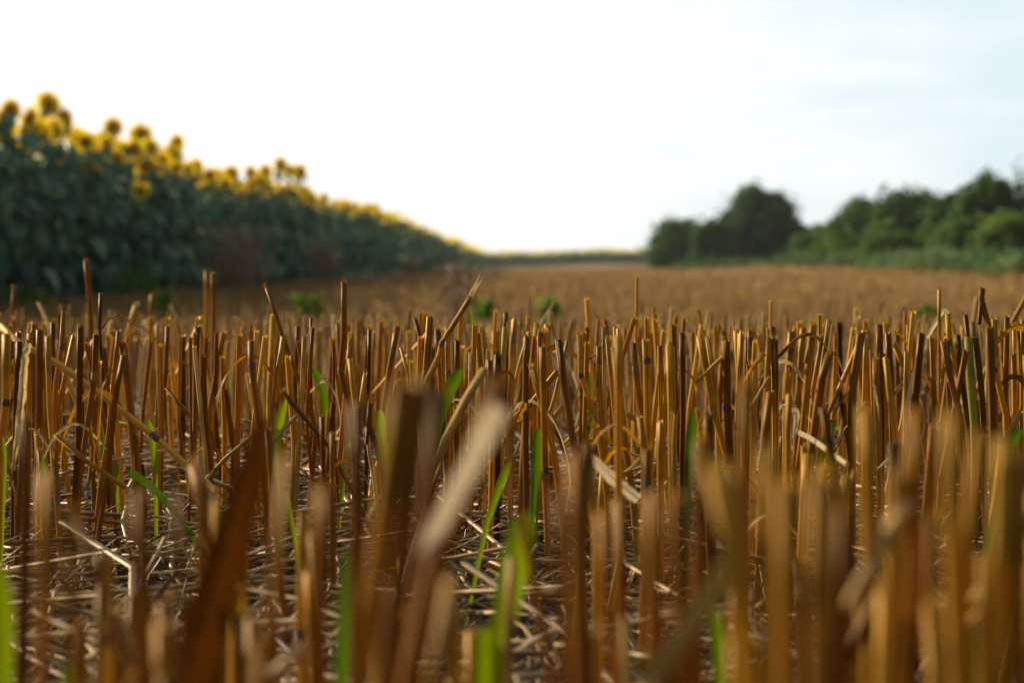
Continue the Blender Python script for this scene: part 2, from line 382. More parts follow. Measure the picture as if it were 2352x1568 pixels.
# hero stalks read from the photograph: frame, distance, width, tint, node positions (0..1 of the drawn points), look, points from the top down
H = [
 ('A',1.62,38,.36,[],'tall orange-brown stalk with a straight cut, standing high above the left stubble',[(600,50),(625,320),(630,520),(632,900)]),
 ('A',1.2,28,.1,[],'tall dark weathered stalk with a pale hollow patch near its tip',[(700,270),(688,540),(715,800),(730,1100)]),
 ('A',1.02,44,.33,[2],'stalk with a charred top and a black joint, leaning over the long fallen straw',[(668,555),(662,700),(655,850),(610,1150),(555,1568)]),
 ('A',1.0,48,.17,[],'straight dark reddish stalk with a torn tip at left',[(560,505),(550,900),(545,1300),(530,1568)]),
 ('A',1.05,34,.45,[],'brown stalk with a bright lit left edge behind the ragged leaning one',[(825,530),(790,850),(745,1300),(700,1568)]),
 ('A',.98,40,.30,[],'stalk with a ragged open tip and a bright left edge leaning right',[(860,700),(800,1000),(740,1560),(690,1900)]),
 ('A',.95,60,.55,[1],'thick golden stalk with a dark joint at the left edge',[(40,555),(40,1030),(10,1300),(0,1568)]),
 ('A',1.05,38,.5,[],'amber stalk right beside the shredded grey leaf',[(205,540),(200,1100),(190,1568)]),
 ('A',1.2,40,.3,[],'short-looking brown stalk top with a broken lip above the grey leaf',[(238,490),(235,650),(240,1100)]),
 ('A',1.02,50,.28,[],'thick dark brown stalk with a split jagged rim',[(275,520),(270,1000),(260,1568)]),
 ('A',1.2,38,.25,[],'dark topped stalk with an open cup rim',[(370,475),(365,620),(375,1000)]),
 ('A',1.12,40,.45,[1],'stalk with a pale flake on its tip and a knee bend',[(445,400),(430,640),(390,900),(370,1250)]),
 ('A',1.15,36,.48,[],'stalk leaning right with a bright edge left of the dark reddish one',[(510,570),(460,800),(400,1100),(380,1400)]),
 ('A',1.0,44,.66,[],'grey-gold smooth stalk crossing under the long fallen straw',[(330,560),(345,1050),(390,1568)]),
 ('A',1.0,46,.1,[],'stalk with a burnt black tip holding up the shredded grey leaf',[(135,610),(110,1100),(100,1500)]),
 ('A',2.0,28,.36,[],'blurred thin stalk sticking up at the far left',[(100,220),(90,370),(80,520),(80,700)]),
 ('A',2.2,24,.42,[],'blurred thin stalk rising behind the left stubble tops',[(1050,280),(1045,500),(1045,800)]),
 ('A',2.0,26,.6,[],'blurred pale gold stalk, left of a tall pair',[(1432,120),(1430,450),(1435,800)]),
 ('A',1.6,34,.4,[],'tall orange-brown stalk, right of a tall pair',[(1480,130),(1480,480),(1490,900)]),
 ('A',1.8,42,.72,[],'blurred pale straw leaning right with a frayed top',[(945,350),(890,560),(880,900)]),
 ('A',1.12,28,.30,[],'long thin stalk leaning far to the left in front of the field',[(1850,235),(1960,560),(2080,880),(2200,1240)]),
 ('A',.95,52,.42,[1],'thick stalk with a curled rim and a swollen joint',[(1745,600),(1748,770),(1790,1100),(1830,1500)]),
 ('A',1.15,22,.04,[],'thin black stalk tip next to a grey one',[(2160,445),(2155,620),(2160,1000)]),
 ('A',1.05,28,.32,[],'thin brown stalk in front of the thin black tip',[(2172,510),(2150,800),(2125,1150),(2170,1568)]),
 ('A',1.1,36,.8,[],'weathered grey stalk with a jagged top',[(2115,570),(2100,900),(2070,1300)]),
 ('A',1.2,28,.38,[],'short brown straw leaning left, broken off low',[(1155,930),(1300,1100),(1510,1370)]),
 ('A',1.0,32,.22,[1],'dark twig-like straw leaning left over pale litter',[(1960,945),(2040,1050),(2100,1120),(2280,1330)]),
 ('A',.9,36,.2,[],'short dark stub cut off low',[(2235,1125),(2240,1300),(2245,1568)]),
 ('A',.88,42,.38,[],'short brown stub beside the dark one',[(2310,1240),(2310,1420),(2312,1700)]),
 ('A',1.4,44,.12,[],'blurred stalk with a blackened bulbous top',[(1270,570),(1270,850),(1265,1200)]),
 ('A',1.35,36,.1,[],'dark straight stalk in the left stubble row',[(1370,500),(1360,850),(1350,1200)]),
 ('A',1.4,36,.18,[],'dark topped stalk behind the leaning thin one',[(2070,500),(2050,850),(2040,1200)]),
 ('A',1.3,36,.4,[1],'brown stalk with a dark joint low in the left row',[(1165,500),(1150,820),(1120,1200)]),
 ('A',1.0,40,.08,[],'dark stub with a flat top at the lower left',[(185,1120),(160,1350),(130,1700)]),
 ('B',1.05,44,.3,[2],'tallest dark stalk with a knee joint halfway, left of centre',[(38,100),(38,450),(14,710),(60,900),(110,1300)]),
 ('B',1.1,30,.12,[],'thin dark ragged stalk',[(215,425),(205,800),(195,1000),(190,1400)]),
 ('B',1.0,36,.72,[],'pale yellow straw leaning left',[(75,630),(110,950),(130,1300)]),
 ('B',1.05,30,.78,[],'short grey straw leaning right',[(180,740),(150,950),(120,1300)]),
 ('B',1.05,38,.36,[],'amber-brown stalk leaning right with a lit left edge',[(410,405),(350,700),(310,980),(280,1400)]),
 ('B',1.05,54,.42,[1],'thick amber stalk with a clean flat cut',[(635,350),(605,740),(590,790),(570,1300)]),
 ('B',1.0,38,.62,[2],'broken straw with a split feathery tip leaning right',[(915,200),(880,260),(715,520),(690,640),(570,860),(500,1200)]),
 ('B',1.12,40,.26,[1],'dark stalk with a joint left of the burnt hollow stub',[(825,500),(820,870),(815,1300)]),
 ('B',1.3,36,.15,[],'dark stalk behind the grey topped one',[(1160,310),(1160,400),(1160,900)]),
 ('B',1.12,42,.74,[],'stalk with a dark collar at the top and pale body',[(1155,410),(1145,580),(1130,1000)]),
 ('B',1.08,44,.66,[1],'golden stalk with a joint below its clean cut',[(1220,355),(1210,500),(1185,940),(1190,1400)]),
 ('B',1.02,46,.22,[1],'tall red-brown stalk with a dark joint at mid height',[(1300,470),(1295,940),(1300,1340),(1305,1600)]),
 ('B',1.15,52,.4,[],'wide brown fluted stalk',[(1405,440),(1400,780),(1395,1300)]),
 ('B',.98,50,.5,[],'stalk with a hooked top leaning left',[(1340,680),(1400,900),(1490,1260),(1520,1450)]),
 ('B',1.0,54,.3,[],'thick dark stalk leaning left under a black joint',[(1525,500),(1560,800),(1620,1150),(1660,1350)]),
 ('B',1.05,60,.02,[],'burnt black hollow stub with a wide open top',[(1105,595),(1100,760),(1095,1300)]),
 ('B',1.15,36,.8,[],'pale grey straw leaning right, crossing two upright stalks',[(1325,440),(1250,700),(1180,1000)]),
 ('B',1.2,40,.7,[1],'straw with a dark joint near the top, leaning right',[(1375,380),(1360,540),(1330,700),(1290,1100)]),
 ('B',1.12,38,.78,[],'long pale straw leaning right behind the thick dark one',[(1590,510),(1500,900),(1420,1150),(1400,1400)]),
 ('B',1.05,42,.55,[1],'yellow stalk bending at a joint to the right',[(1670,460),(1682,745),(1790,1060),(1830,1290)]),
 ('B',1.0,42,.5,[1],'stalk with a dark band near its top',[(1808,540),(1806,640),(1830,1050),(1850,1350)]),
 ('B',1.1,44,.58,[],'amber stalk with a torn open rim',[(1870,480),(1890,700),(1930,1100),(1940,1400)]),
 ('B',.98,54,.45,[1],'thick amber stalk with a joint a third down',[(1915,550),(1945,850),(1990,1250),(2030,1500)]),
 ('B',1.05,44,.4,[1],'brown stalk with a black-rimmed hollow',[(2045,515),(2060,700),(2110,1080),(2115,1400)]),
 ('B',1.0,58,.6,[1],'thick golden stalk with an open ring top and a bulging joint',[(2130,495),(2138,640),(2150,1180),(2155,1500)]),
 ('B',.98,64,.62,[],'broad golden stalk with a frayed crown at right of centre',[(2300,540),(2310,1000),(2320,1430)]),
 ('B',1.15,28,.85,[],'thin pale straw with a curled top',[(1840,410),(1840,550),(1850,1000)]),
 ('B',1.2,32,.7,[],'thin straw with a rounded hood top',[(1918,400),(1925,540),(1925,1000)]),
 ('B',1.15,36,.75,[],'pale straw with a rolled lip beside the hooded one',[(1943,420),(1950,600),(1965,1000)]),
 ('B',.9,46,.52,[],'low amber stub leaning left in the centre litter',[(2090,1030),(2115,1250),(2160,1520)]),
 ('B',.92,48,.55,[],'low pale stub with a pointed top',[(2230,1070),(2230,1480),(2235,1700)]),
 ('B',.95,38,.2,[],'short dark reddish stub at centre left',[(220,930),(205,1090),(250,1200),(300,1450)]),
 ('B',.8,58,.84,[],'soft-focus grey straw leaning right over the green leaf',[(1010,700),(900,880),(820,1030),(740,1200)]),
 ('B',1.1,28,.83,[],'slim grey split straw',[(915,590),(915,820),(912,1300)]),
 ('B',1.9,20,.9,[],'blurred pale straw leaning right above the stubble',[(1500,235),(1400,390),(1340,520)]),
 ('B',1.1,32,.86,[],'slim pale straw left of the red-brown stalk',[(1040,570),(1020,960),(1015,1400)]),
 ('B',1.15,42,.4,[],'brown stalk leaning left slightly',[(965,450),(985,680),(1000,1100)]),
 ('B',1.3,28,.14,[],'dark thin straw leaning left',[(530,350),(590,560),(640,800)]),
 ('B',1.2,24,.66,[],'thin yellow straw leaning left',[(430,550),(480,730),(520,1000)]),
 ('B',2.2,12,.12,[],'very thin dark stem rising behind the split-tip straw',[(910,30),(905,150),(900,500)]),
 ('B',1.05,26,.88,[],'thin pale upright straw lit from the left',[(1165,1180),(1190,1520)]),
 ('B',1.0,30,.85,[],'pale grey straw leaning left among green blades',[(190,1100),(215,1300),(250,1500)]),
 ('C',1.05,42,.2,[],'dark reddish ribbed stalk',[(30,435),(35,1000),(30,1500)]),
 ('C',1.0,52,.58,[2],'yellow stalk leaning left with a joint low down',[(150,465),(215,800),(238,960),(325,1250)]),
 ('C',1.05,38,.76,[],'pale straw leaning left',[(205,470),(240,700),(265,920),(275,1200)]),
 ('C',.98,58,.26,[1],'thick dark brown stalk with a joint near its foot',[(325,480),(338,950),(355,1230),(358,1500)]),
 ('C',1.02,48,.52,[],'amber stalk left of two dark-topped ones',[(430,440),(425,700),(400,1180)]),
 ('C',1.15,40,.4,[1],'stalk with a dark joint just below a ragged rim',[(497,420),(493,490),(490,800),(488,1200)]),
 ('C',1.2,32,.14,[],'dark topped thin stalk',[(465,475),(465,700),(465,1100)]),
 ('C',1.02,42,.5,[],'long amber stalk running down to the litter',[(620,470),(600,900),(560,1500)]),
 ('C',1.02,52,.6,[],'bright amber stalk with a black cut end',[(660,475),(660,940),(665,1400)]),
 ('C',1.08,50,.5,[1],'stalk with a joint and a curled rim',[(770,430),(765,560),(740,850),(735,1300)]),
 ('C',1.05,46,.45,[1],'brown stalk with a joint at mid height and a frayed top',[(850,405),(828,740),(810,1100),(800,1400)]),
 ('C',1.02,52,.55,[1],'amber stalk with a dark band near its top leaning right',[(930,378),(912,460),(870,900),(810,1450)]),
 ('C',1.05,36,.74,[],'pale golden stalk with a small crown, leaning right',[(1030,345),(980,700),(900,1240)]),
 ('C',1.08,40,.63,[],'bright amber stalk leaning right with a dark tip',[(985,465),(920,820),(890,1300)]),
 ('C',.96,58,.3,[],'purple-brown stalk from which a twisted dry leaf droops',[(1035,575),(980,750),(940,1000),(870,1500)]),
 ('C',1.0,62,.34,[],'thick brown stalk with a pale left edge',[(1245,440),(1190,800),(1180,1100),(1180,1500)]),
 ('C',1.1,38,.6,[],'golden stalk close behind the thick brown one',[(1280,470),(1270,900),(1265,1400)]),
 ('C',1.05,52,.26,[],'straight dark red-brown stalk with a flat crown',[(1370,390),(1375,960),(1380,1500)]),
 ('C',1.0,56,.18,[],'dark red striped stalk beside the white strip',[(1655,455),(1610,930),(1590,1400)]),
 ('C',1.12,40,.58,[1],'stalk bending at a joint under the white bent leaf',[(1835,305),(1846,500),(1930,800),(2000,1150),(2010,1500)]),
 ('C',1.1,42,.28,[1],'tallest stalk at the right with a knee joint near its top',[(2070,135),(2063,210),(2110,380),(2130,700),(2140,1300)]),
 ('C',1.0,56,.22,[],'thick dark stalk in front of the tallest right one',[(2115,400),(2125,700),(2140,1100),(2145,1500)]),
 ('C',1.15,36,.12,[],'dark stalk leaning left',[(1950,315),(2000,700),(2040,1100)]),
 ('C',1.05,42,.2,[],'dark red stalk right of the yellow-green one',[(2020,450),(2070,900),(2080,1100),(2085,1500)]),
 ('C',1.08,42,.6,[1],'golden stalk kinked at a joint near the right edge',[(2150,350),(2152,690),(2230,1000),(2240,1400)]),
 ('C',1.1,40,.42,[],'brown upright stalk near the right edge',[(2240,325),(2225,780),(2220,1300)]),
 ('C',1.15,28,.7,[1],'thin pale stalk near the right edge',[(2280,390),(2290,700),(2300,1200)]),
 ('C',1.1,34,.5,[],'amber stalk cut by the right edge of the photo',[(2342,340),(2340,800),(2340,1300)]),
 ('C',1.0,48,.32,[],'brown stalk with a curled grey rag on its tip leaning left',[(1805,500),(1830,660),(1920,1000),(1950,1400)]),
 ('C',1.12,38,.45,[],'upright stalk just under the white bent leaf',[(1725,465),(1740,960),(1745,1400)]),
 ('C',1.25,46,.5,[],'short straw leaning left behind the white tip',[(1470,510),(1570,740),(1640,1000)]),
 ('C',1.25,34,.48,[],'upright stalk behind the leaning short straw',[(1565,380),(1570,680),(1570,1100)]),
 ('C',1.3,32,.25,[],'dark upright stalk, blurred, left of the white bent leaf',[(1490,430),(1495,800),(1500,1100)]),
 ('C',1.1,40,.06,[1],'blackish grey-green stalk leaning left at the right',[(1900,450),(1920,700),(1990,1150)]),
 ('C',.9,56,.36,[],'short brown stub with a crumbled golden rim',[(630,840),(600,1100),(580,1350)]),
 ('C',.88,46,.55,[],'short blurred stub with a flat olive top',[(755,855),(750,1100),(750,1400)]),
 ('C',.95,38,.6,[],'low yellow stub between two tall stalks',[(395,1105),(400,1330),(400,1500)]),
 ('C',.92,62,.12,[],'low dark broad stub',[(210,1160),(200,1340),(195,1600)]),
 ('C',.85,48,.56,[],'low amber stub among the litter at right',[(860,1205),(860,1500)]),
 ('C',.8,74,.64,[],'broad low golden stub in soft focus',[(890,1265),(870,1500)]),
 ('C',.8,80,.62,[],'broad golden stub with a jagged top low in the right half',[(1150,1415),(1120,1600)]),
 # out-of-focus stalks close to the lens
 ('D',.40,62,.46,[],'very blurred wide amber stalk, left edge of the big dark one',[(925,880),(880,1200),(830,1568)]),
 ('D',.40,58,.30,[],'very blurred big dark brown stalk in the centre foreground',[(972,868),(945,1100),(885,1568)]),
 ('D',.44,52,.16,[],'very blurred nearly black stalk hugging the right side of the big dark one',[(1012,905),(990,1120),(935,1568)]),
 ('D',.42,60,.3,[],'very blurred brown straw leaning right behind the pale diagonal one',[(1145,880),(1090,1050),(1000,1300),(940,1568)]),
 ('D',.44,48,.22,[],'blurred dark stub with a reddish side at lower left',[(325,1130),(330,1568)]),
 ('D',.42,28,.14,[],'blurred narrow dark red straw at lower left',[(410,1140),(420,1568)]),
 ('D',.42,48,.46,[],'blurred amber stalk rising from the lower left corner area',[(110,1090),(95,1568)]),
 ('D',.6,30,.1,[],'blurred dark stub near the left edge',[(60,960),(55,1330),(50,1568)]),
 ('D',.42,36,.34,[],'blurred orange straw near the lower left',[(160,1170),(175,1568)]),
 ('D',.5,26,.16,[],'blurred dark straw leaning left at the lower left',[(180,1190),(265,1450),(290,1568)]),
 ('D',.6,22,.42,[],'blurred slim upright straw over the pale litter',[(462,1040),(460,1250),(455,1568)]),
 ('D',.42,60,.34,[],'blurred wide brown stalk right of centre',[(1325,1040),(1340,1568)]),
 ('D',.45,34,.26,[],'blurred narrow brown stalk left of the wide one',[(1285,1130),(1300,1568)]),
 ('D',.48,30,.4,[],'blurred amber straw with a rough joint right of centre',[(1382,1180),(1390,1350),(1410,1568)]),
 ('D',.55,26,.32,[],'blurred thin rust straw bending down right of the pale diagonal',[(1150,880),(1185,1100),(1245,1420),(1270,1568)]),
 ('D',.5,42,.1,[],'blurred stalk with a dark top, left of centre',[(820,930),(820,1200),(815,1568)]),
 ('D',.42,34,.5,[],'blurred amber straw leaning right by the lower left leaf',[(660,1050),(640,1300),(600,1568)]),
 ('D',.42,52,.3,[],'blurred brown stalk in the lower left centre',[(740,1120),(730,1568)]),
 ('D',.38,54,.5,[],'blurred amber stalk at the lower centre left',[(1040,1330),(1000,1568)]),
 ('D',.45,46,.42,[],'blurred amber-brown stalk with a torn cup top',[(1500,1130),(1500,1568)]),
 ('D',.42,48,.36,[],'blurred brown stalk beside the torn cup one',[(1550,1140),(1570,1568)]),
 ('D',.38,62,.62,[],'blurred bright gold stalk leaning left in the right foreground',[(1640,1075),(1690,1300),(1720,1568)]),
 ('D',.4,46,.5,[],'blurred amber stalk among the gold ones',[(1690,1100),(1700,1568)]),
 ('D',.4,54,.64,[],'blurred yellow-gold stalk top in the right foreground clump',[(1765,1050),(1770,1568)]),
 ('D',.38,66,.5,[],'blurred broad amber stalk with pinkish top',[(1805,1110),(1810,1568)]),
 ('D',.36,74,.48,[],'blurred broad olive-amber stalk at lower right',[(1885,1090),(1885,1568)]),
 ('D',.42,50,.26,[],'blurred dark brown stalk between broad gold ones',[(1935,1170),(1930,1568)]),
 ('D',.5,50,.52,[],'blurred stepped-top amber stalk',[(1990,940),(1995,1200),(2000,1568)]),
 ('D',.42,54,.4,[],'blurred brown-pink stalk at right',[(2105,940),(2100,1250),(2095,1568)]),
 ('D',.42,48,.56,[],'blurred golden stalk left of the olive one',[(2060,1090),(2050,1568)]),
 ('D',.4,56,.6,[],'blurred olive-gold stalk at right',[(2185,950),(2190,1250),(2200,1568)]),
 ('D',.42,46,.52,[],'blurred amber stalk leaning right near the right edge',[(2250,1000),(2220,1300),(2200,1568)]),
 ('D',.4,58,.62,[],'blurred golden stalk close to the right edge',[(2305,1010),(2300,1300),(2290,1568)]),
 ('D',.4,54,.46,[],'blurred amber stalk leaving by the lower right corner',[(2345,1050),(2340,1568)]),
 ('D',.46,40,.34,[],'blurred brown stalk in the right foreground gap',[(2140,1190),(2145,1568)]),
 ('D',.6,36,.44,[],'softly blurred stalk left of the right foreground clump',[(1715,880),(1712,1150),(1710,1568)]),
 ('D',.55,40,.3,[],'softly blurred brown leaning stub in the right half',[(1610,1010),(1605,1300),(1600,1568)]),
]
seed = 100
GROUP_ST = 'cut straw stalks standing in the stubble'
landmark_tops = []
for (fr, Yd, w, tint, nd, look, pts) in H:
    seed += 1; tint = tint if tint > .25 or fr != 'D' else tint + .12
    if fr == 'D': Yd *= .84; w *= .84
    f = CONV[fr]; P2 = [f(*p) for p in pts]; rad = w * SCL[fr] * Yd / FX / 2 * .93
    rn = random.Random(seed); ybend = rn.uniform(-.05, .05)
    zt = at(*P2[0], Yd)
    path = [at(x, y, Yd + ybend * (zt.z - at(x, y, Yd).z)) for x, y in P2]
    path = to_ground(path)
    cum = [0]
    for a, b in zip(path, path[1:]): cum.append(cum[-1] + (b - a).length)
    nodes = [cum[i] for i in nd if i < len(cum)]
    extra = rn.random()
    sh = None
    if Yd > .7 and extra < .45:
        s0 = (nodes[0] + .002) if nodes else cum[-1] * rn.uniform(.2, .5); s0 = max(s0, .012); sh = (s0, s0 + rn.uniform(.03, .07), min(1, max(.1, tint + rn.uniform(-.2, .35))))
    leaf = Yd > .8 and rn.random() < .22 and len(path) > 2
    tipd = -.35 if ('black' in look or 'dark tip' in look or 'charred' in look or 'dark top' in look or 'burnt' in look) and tint > .2 else 0
    root = stalk(path, rad, tint, seed, nodes, sh, leaf, k=14, tipd=tipd, ragged=rad * (.9 if rn.random() < .4 else .35), splay='split feathery' in look)
    words = look if 'stalk' in look or 'straw' in look or 'stub' in look or 'stem' in look else look + ' straw'
    side = P2[0][0]
    tag(root, words, 'straw stalk', GROUP_ST)
    STALKS.append((P2[0][0], P2[0][1], look))
yg = stalk(to_ground([at(*CONV['C'](*p), 1.05) for p in ((1975, 470), (1985, 700), (2010, 1050), (2015, 1400))]), .0023, .6, 77, (), None, False, mat=M_GREENSTRAW)
tag(yg, 'flat yellow-green stalk still partly fresh, at the right among brown ones', 'straw stalk', GROUP_ST)

# ---------------------------------------------------------------- the other individual stalks
LAND = [(215, 700, 'the tall orange-brown stalk at left'), (790, 650, 'the tallest dark stalk left of centre'), (1085, 665, 'the split-tip straw'), (400, 1000, 'the long fallen straw'),
        (1145, 815, 'the burnt hollow stub'), (1500, 775, 'the golden stalks right of centre'), (1900, 810, 'the drooping twisted leaf'), (2160, 715, 'the white bent leaf'), (2255, 665, 'the tallest stalk at right'),
        (60, 800, 'the shredded grey leaf'), (1200, 1050, 'the upright green blades'), (870, 980, 'the bright green blade'), (610, 660, 'the long thin leaning stalk'), (1680, 800, 'the amber stalks in the right half'),
        (960, 1000, 'the big blurred dark stalk'), (330, 1130, 'the blurred dark stub at lower left'), (1640, 1070, 'the blurred gold stalk leaning left'), (1885, 1090, 'the broad blurred olive-amber stalk'), (2200, 1000, 'the blurred olive-gold stalk'), (1400, 1120, 'the pale shredded husk')]
def tintword(t):
    return 'blackish' if t < .08 else 'dark brown' if t < .2 else 'reddish brown' if t < .36 else 'amber-brown' if t < .5 else 'amber' if t < .66 else 'straw-yellow' if t < .8 else 'greyish' if t < .93 else 'pale'
used = {}
def autolabel(px, py, Y, tint, lean, hgt, rad):
    lm = min(LAND, key=lambda q: (q[0] - px) ** 2 + ((q[1] - py) * .7) ** 2); dx = px - lm[0]
    where = ('just ' if abs(dx) < 45 else 'far ' if abs(dx) > 110 else '') + ('left of ' if dx < 0 else 'right of ') + lm[2]
    bl = 'very blurred ' if Y < .6 else 'slightly blurred ' if Y < .9 or 1.35 < Y <= 1.7 else 'blurred far ' if Y > 1.7 else ''
    ln = ' leaning left' if lean < -.07 else ' leaning right' if lean > .07 else ''
    hh = 'short ' if hgt < .09 else 'tall ' if hgt > .145 else ''
    th = 'thick ' if rad > .0024 else 'thin ' if rad < .0016 else ''
    w = f'{bl}{hh}{th}{tintword(tint)} stalk{ln} {where}'
    while len(w.split()) > 16: w = w.replace(' leaning', '', 1) if ' leaning left' not in w else w.replace(' leaning left', '', 1); th = ''; w = w.split(' ', 1)[1] if len(w.split()) > 16 else w
    return w
def fill(n, yr, xr, tops=(.117, .133), short=.12, gap=None):
    done = 0; tries = 0
    global seed
    while done < n and tries < n * 50:
        tries += 1; rn = random.Random(seed * 31 + tries)
        Y = rn.uniform(*yr)
        if rn.random() < .75: Y = round(Y / .125) * .125 + rn.gauss(0, .014)       # drill rows
        px = rn.uniform(*xr); x = (px - 1176) / FX * Y
        if gap and gap(px, Y, rn): continue
        h = rn.uniform(.05, .10) if rn.random() < short else rn.uniform(*tops)
        if rn.random() < .05 and Y > .7: h += rn.uniform(.01, .04)
        g = gz(x, Y); lean = rn.gauss(0, .045) + (rn.gauss(0, .3) if rn.random() < .14 else 0); ly = rn.gauss(0, .04)
        rad = min(.0029, max(.0012, rn.gauss(.00175, .00032)))
        kn = rn.uniform(.3, .9); kk = rn.gauss(0, .05) if rn.random() < .35 else 0
        top = Vector((x + lean * h, Y + ly * h, g + h)); mid = Vector((x + lean * h * kn + kk * h * .4, Y + ly * h * kn, g + h * kn)); bot = Vector((x, Y, g - .003))
        tint = rn.choice((.18, .28, .36, .42, .46, .5, .54, .58, .6, .62, .66, .72, .82)) + rn.uniform(-.04, .04)
        path = [top, mid, bot]; l1 = (top - mid).length; tx, ty = proj(top)
        seed += 1
        root = stalk(path, rad, tint, seed, (l1,) if rn.random() < .6 else (), (l1 + .002, l1 + rn.uniform(.03, .06), min(1, max(.1, tint + rn.uniform(-.2, .35)))) if rn.random() < .4 else None,
                     rn.random() < .22 and Y > .8, k=12 if Y > .8 else 14, tipd=-.4 if rn.random() < .2 else 0, ragged=rad * rn.uniform(.2, 1))
        tag(root, autolabel(tx, ty, Y, tint, lean, h, rad), 'straw stalk', GROUP_ST); done += 1
n_h = len(H) + 1
fill(34, (.29, .50), (1380, 2450), tops=(.088, .118), short=.3)
fill(34, (.29, .60), (-60, 1330), tops=(.07, .108), short=.3)
fill(12, (.44, .78), (-60, 1330), tops=(.08, .112), short=.3)
fill(20, (.44, .80), (1330, 2450), tops=(.095, .118), short=.3)
fill(24, (.96, 1.25), (1180, 2430))
fill(12, (1.0, 1.25), (-60, 1180))
fill(max(0, 300 - n_h - 136), (1.3, 1.75), (-80, 2440))

# ---------------------------------------------------------------- fallen straws, strips and leaves that can be told apart
def rod(fr, Yd, w, tint, pts, label, dy=0, nodes=(), mat=None, flat=.85, cat='fallen straw', name='fallen_straw'):
    global seed
    seed += 1; f = CONV[fr]; P2 = [f(*p) for p in pts]; rad = w * SCL[fr] * Yd / FX / 2; n = len(P2)
    path = [at(x, y, Yd + dy * i / (n - 1)) for i, (x, y) in enumerate(P2)]
    path = [Vector((p.x, p.y, max(p.z, gz(p.x, p.y) + rad))) for p in path]
    root = empty(name, min(path, key=lambda p: p.z)); org = root.location.copy()
    mb = MB(); P, D, F = tube(mb, path, rad, tint, seed=seed, flat=flat, ragged=rad * .8, cut=1)
    mb.build('stem', mat or M_STRAW, root, org)
    for i in nodes:
        q = min(range(len(P)), key=lambda s: (P[s] - path[i]).length); t, a, b = F[q]; m2 = MB(); ring(m2, P[q], t, a, b, rad, .35, h=.0025); m2.build('node', M_NODE, root, org)
    tag(root, label, cat, 'loose straws lying and leaning in the stubble')
rod('A', 1.06, 44, .72, [(0, 500), (60, 555), (130, 610), (400, 760), (760, 1020), (1080, 1270), (1380, 1540), (1500, 1640)], 'long pale fallen straw slanting down across the left stalks', dy=-.06, nodes=(5,))
rod('A', 1.2, 34, .66, [(390, 1115), (700, 1155), (1100, 1225)], 'nearly level yellow straw lying behind the left stalks', dy=-.03)
rod('A', 1.1, 30, .9, [(410, 1530), (700, 1450), (900, 1410), (1150, 1365)], 'pale arched straw lying low at left, lit along its top')
rod('A', .95, 34, .5, [(390, 1260), (620, 1450), (900, 1640)], 'brown straw slanting down into the litter at left')
rod('A', 1.0, 26, .88, [(2060, 1120), (1960, 1220), (1860, 1340)], 'short pale straw slanting up beside a green blade')
rod('A', 1.0, 26, .62, [(1750, 1260), (1560, 1420), (1430, 1560)], 'thin brown straw slanting across the litter')
rod('B', 1.05, 44, .62, [(1520, 715), (1400, 860), (1210, 1100), (1150, 1200)], 'thick jointed straw leaning against the red-brown stalk', nodes=(1,), dy=.05)
rod('B', 1.2, 38, .8, [(1800, 1000), (1640, 1160), (1560, 1230)], 'pale straw slanting behind the thick leaning stalk')
rod('B', 1.2, 34, .7, [(1600, 900), (1480, 1050), (1400, 1150)], 'yellowish straw slanting behind the hooked stalk')
rod('C', 1.0, 26, .92, [(1285, 905), (1160, 1070), (1040, 1230)], 'thin bright straw slanting up to the right, near the twisted leaf')
rod('C', .98, 28, .8, [(325, 585), (245, 660), (210, 695)], 'short straw bit caught across a tall stalk')
rod('C', .95, 22, .85, [(620, 740), (560, 840), (530, 900)], 'thin straw bit slanting behind the amber stalks')
rod('C', .95, 36, .95, [(815, 1112), (900, 1150), (960, 1190), (1150, 1330)], 'pale straw lying with its cut end up, right half', dy=-.1)
rod('C', .9, 24, .95, [(1470, 1255), (1380, 1350), (1300, 1420)], 'small bright straw bit in the right litter')
rod('C', 1.0, 34, .8, [(2330, 970), (2265, 1090), (2200, 1200)], 'pale straw bit slanting near the right edge')
rod('D', .33, 22, .92, [(1670, 1345), (1590, 1460), (1500, 1568)], 'very blurred thinner straw beside the pinkish slanting one')
rod('D', .35, 34, .84, [(2070, 1165), (2010, 1280), (1950, 1390)], 'very blurred pale straw slanting among the right gold stalks')
rod('D', .42, 36, .8, [(2370, 1190), (2300, 1300), (2225, 1400)], 'very blurred pale straw slanting at the right edge')
rod('D', .42, 34, .84, [(2330, 1340), (2260, 1400), (2200, 1470)], 'very blurred pinkish straw low at the right edge')
rod('D', .42, 32, .9, [(1030, 1320), (1000, 1390), (975, 1450)], 'very blurred short pale straw below the pinkish central one')
rod('D', .42, 30, .95, [(700, 1480), (650, 1530), (600, 1568)], 'very blurred pale straw bit at the bottom left of centre')

def strip(fr, Yd, w, tint, pts, label, mat=M_DRYLEAF, name='dry_leaf_blade', cat='dry leaf', twist=.5, crinkle=.6, fold=.3, taper=(.6, 1, .25), dy=0, group='dry leaf blades in the stubble', ground=False, t0=0, step=.005, knee=.35):
    global seed
    seed += 1; f = CONV[fr]; P2 = [f(*p) for p in pts]; n = len(P2)
    path = [at(x, y, Yd + dy * i / (n - 1)) for i, (x, y) in enumerate(P2)]
    if ground: path = to_ground(path)
    mb = MB(); ribbon(mb, path, w * SCL[fr] * Yd / FX, tint, seed=seed, twist=twist, crinkle=crinkle, fold=fold, taper=taper, t0=t0, step=step, knee=knee)
    o = mb.build(name, mat, None, min(path, key=lambda p: p.z)); tag(o, label, cat, group); return o
strip('D', .33, 58, .74, [(1665, 1290), (1580, 1430), (1480, 1568), (1440, 1620)], 'very blurred pinkish straw slanting out of the bottom, right of centre', t0=.9, twist=.1, crinkle=.1, fold=.3, taper=(.8, 1, .9))
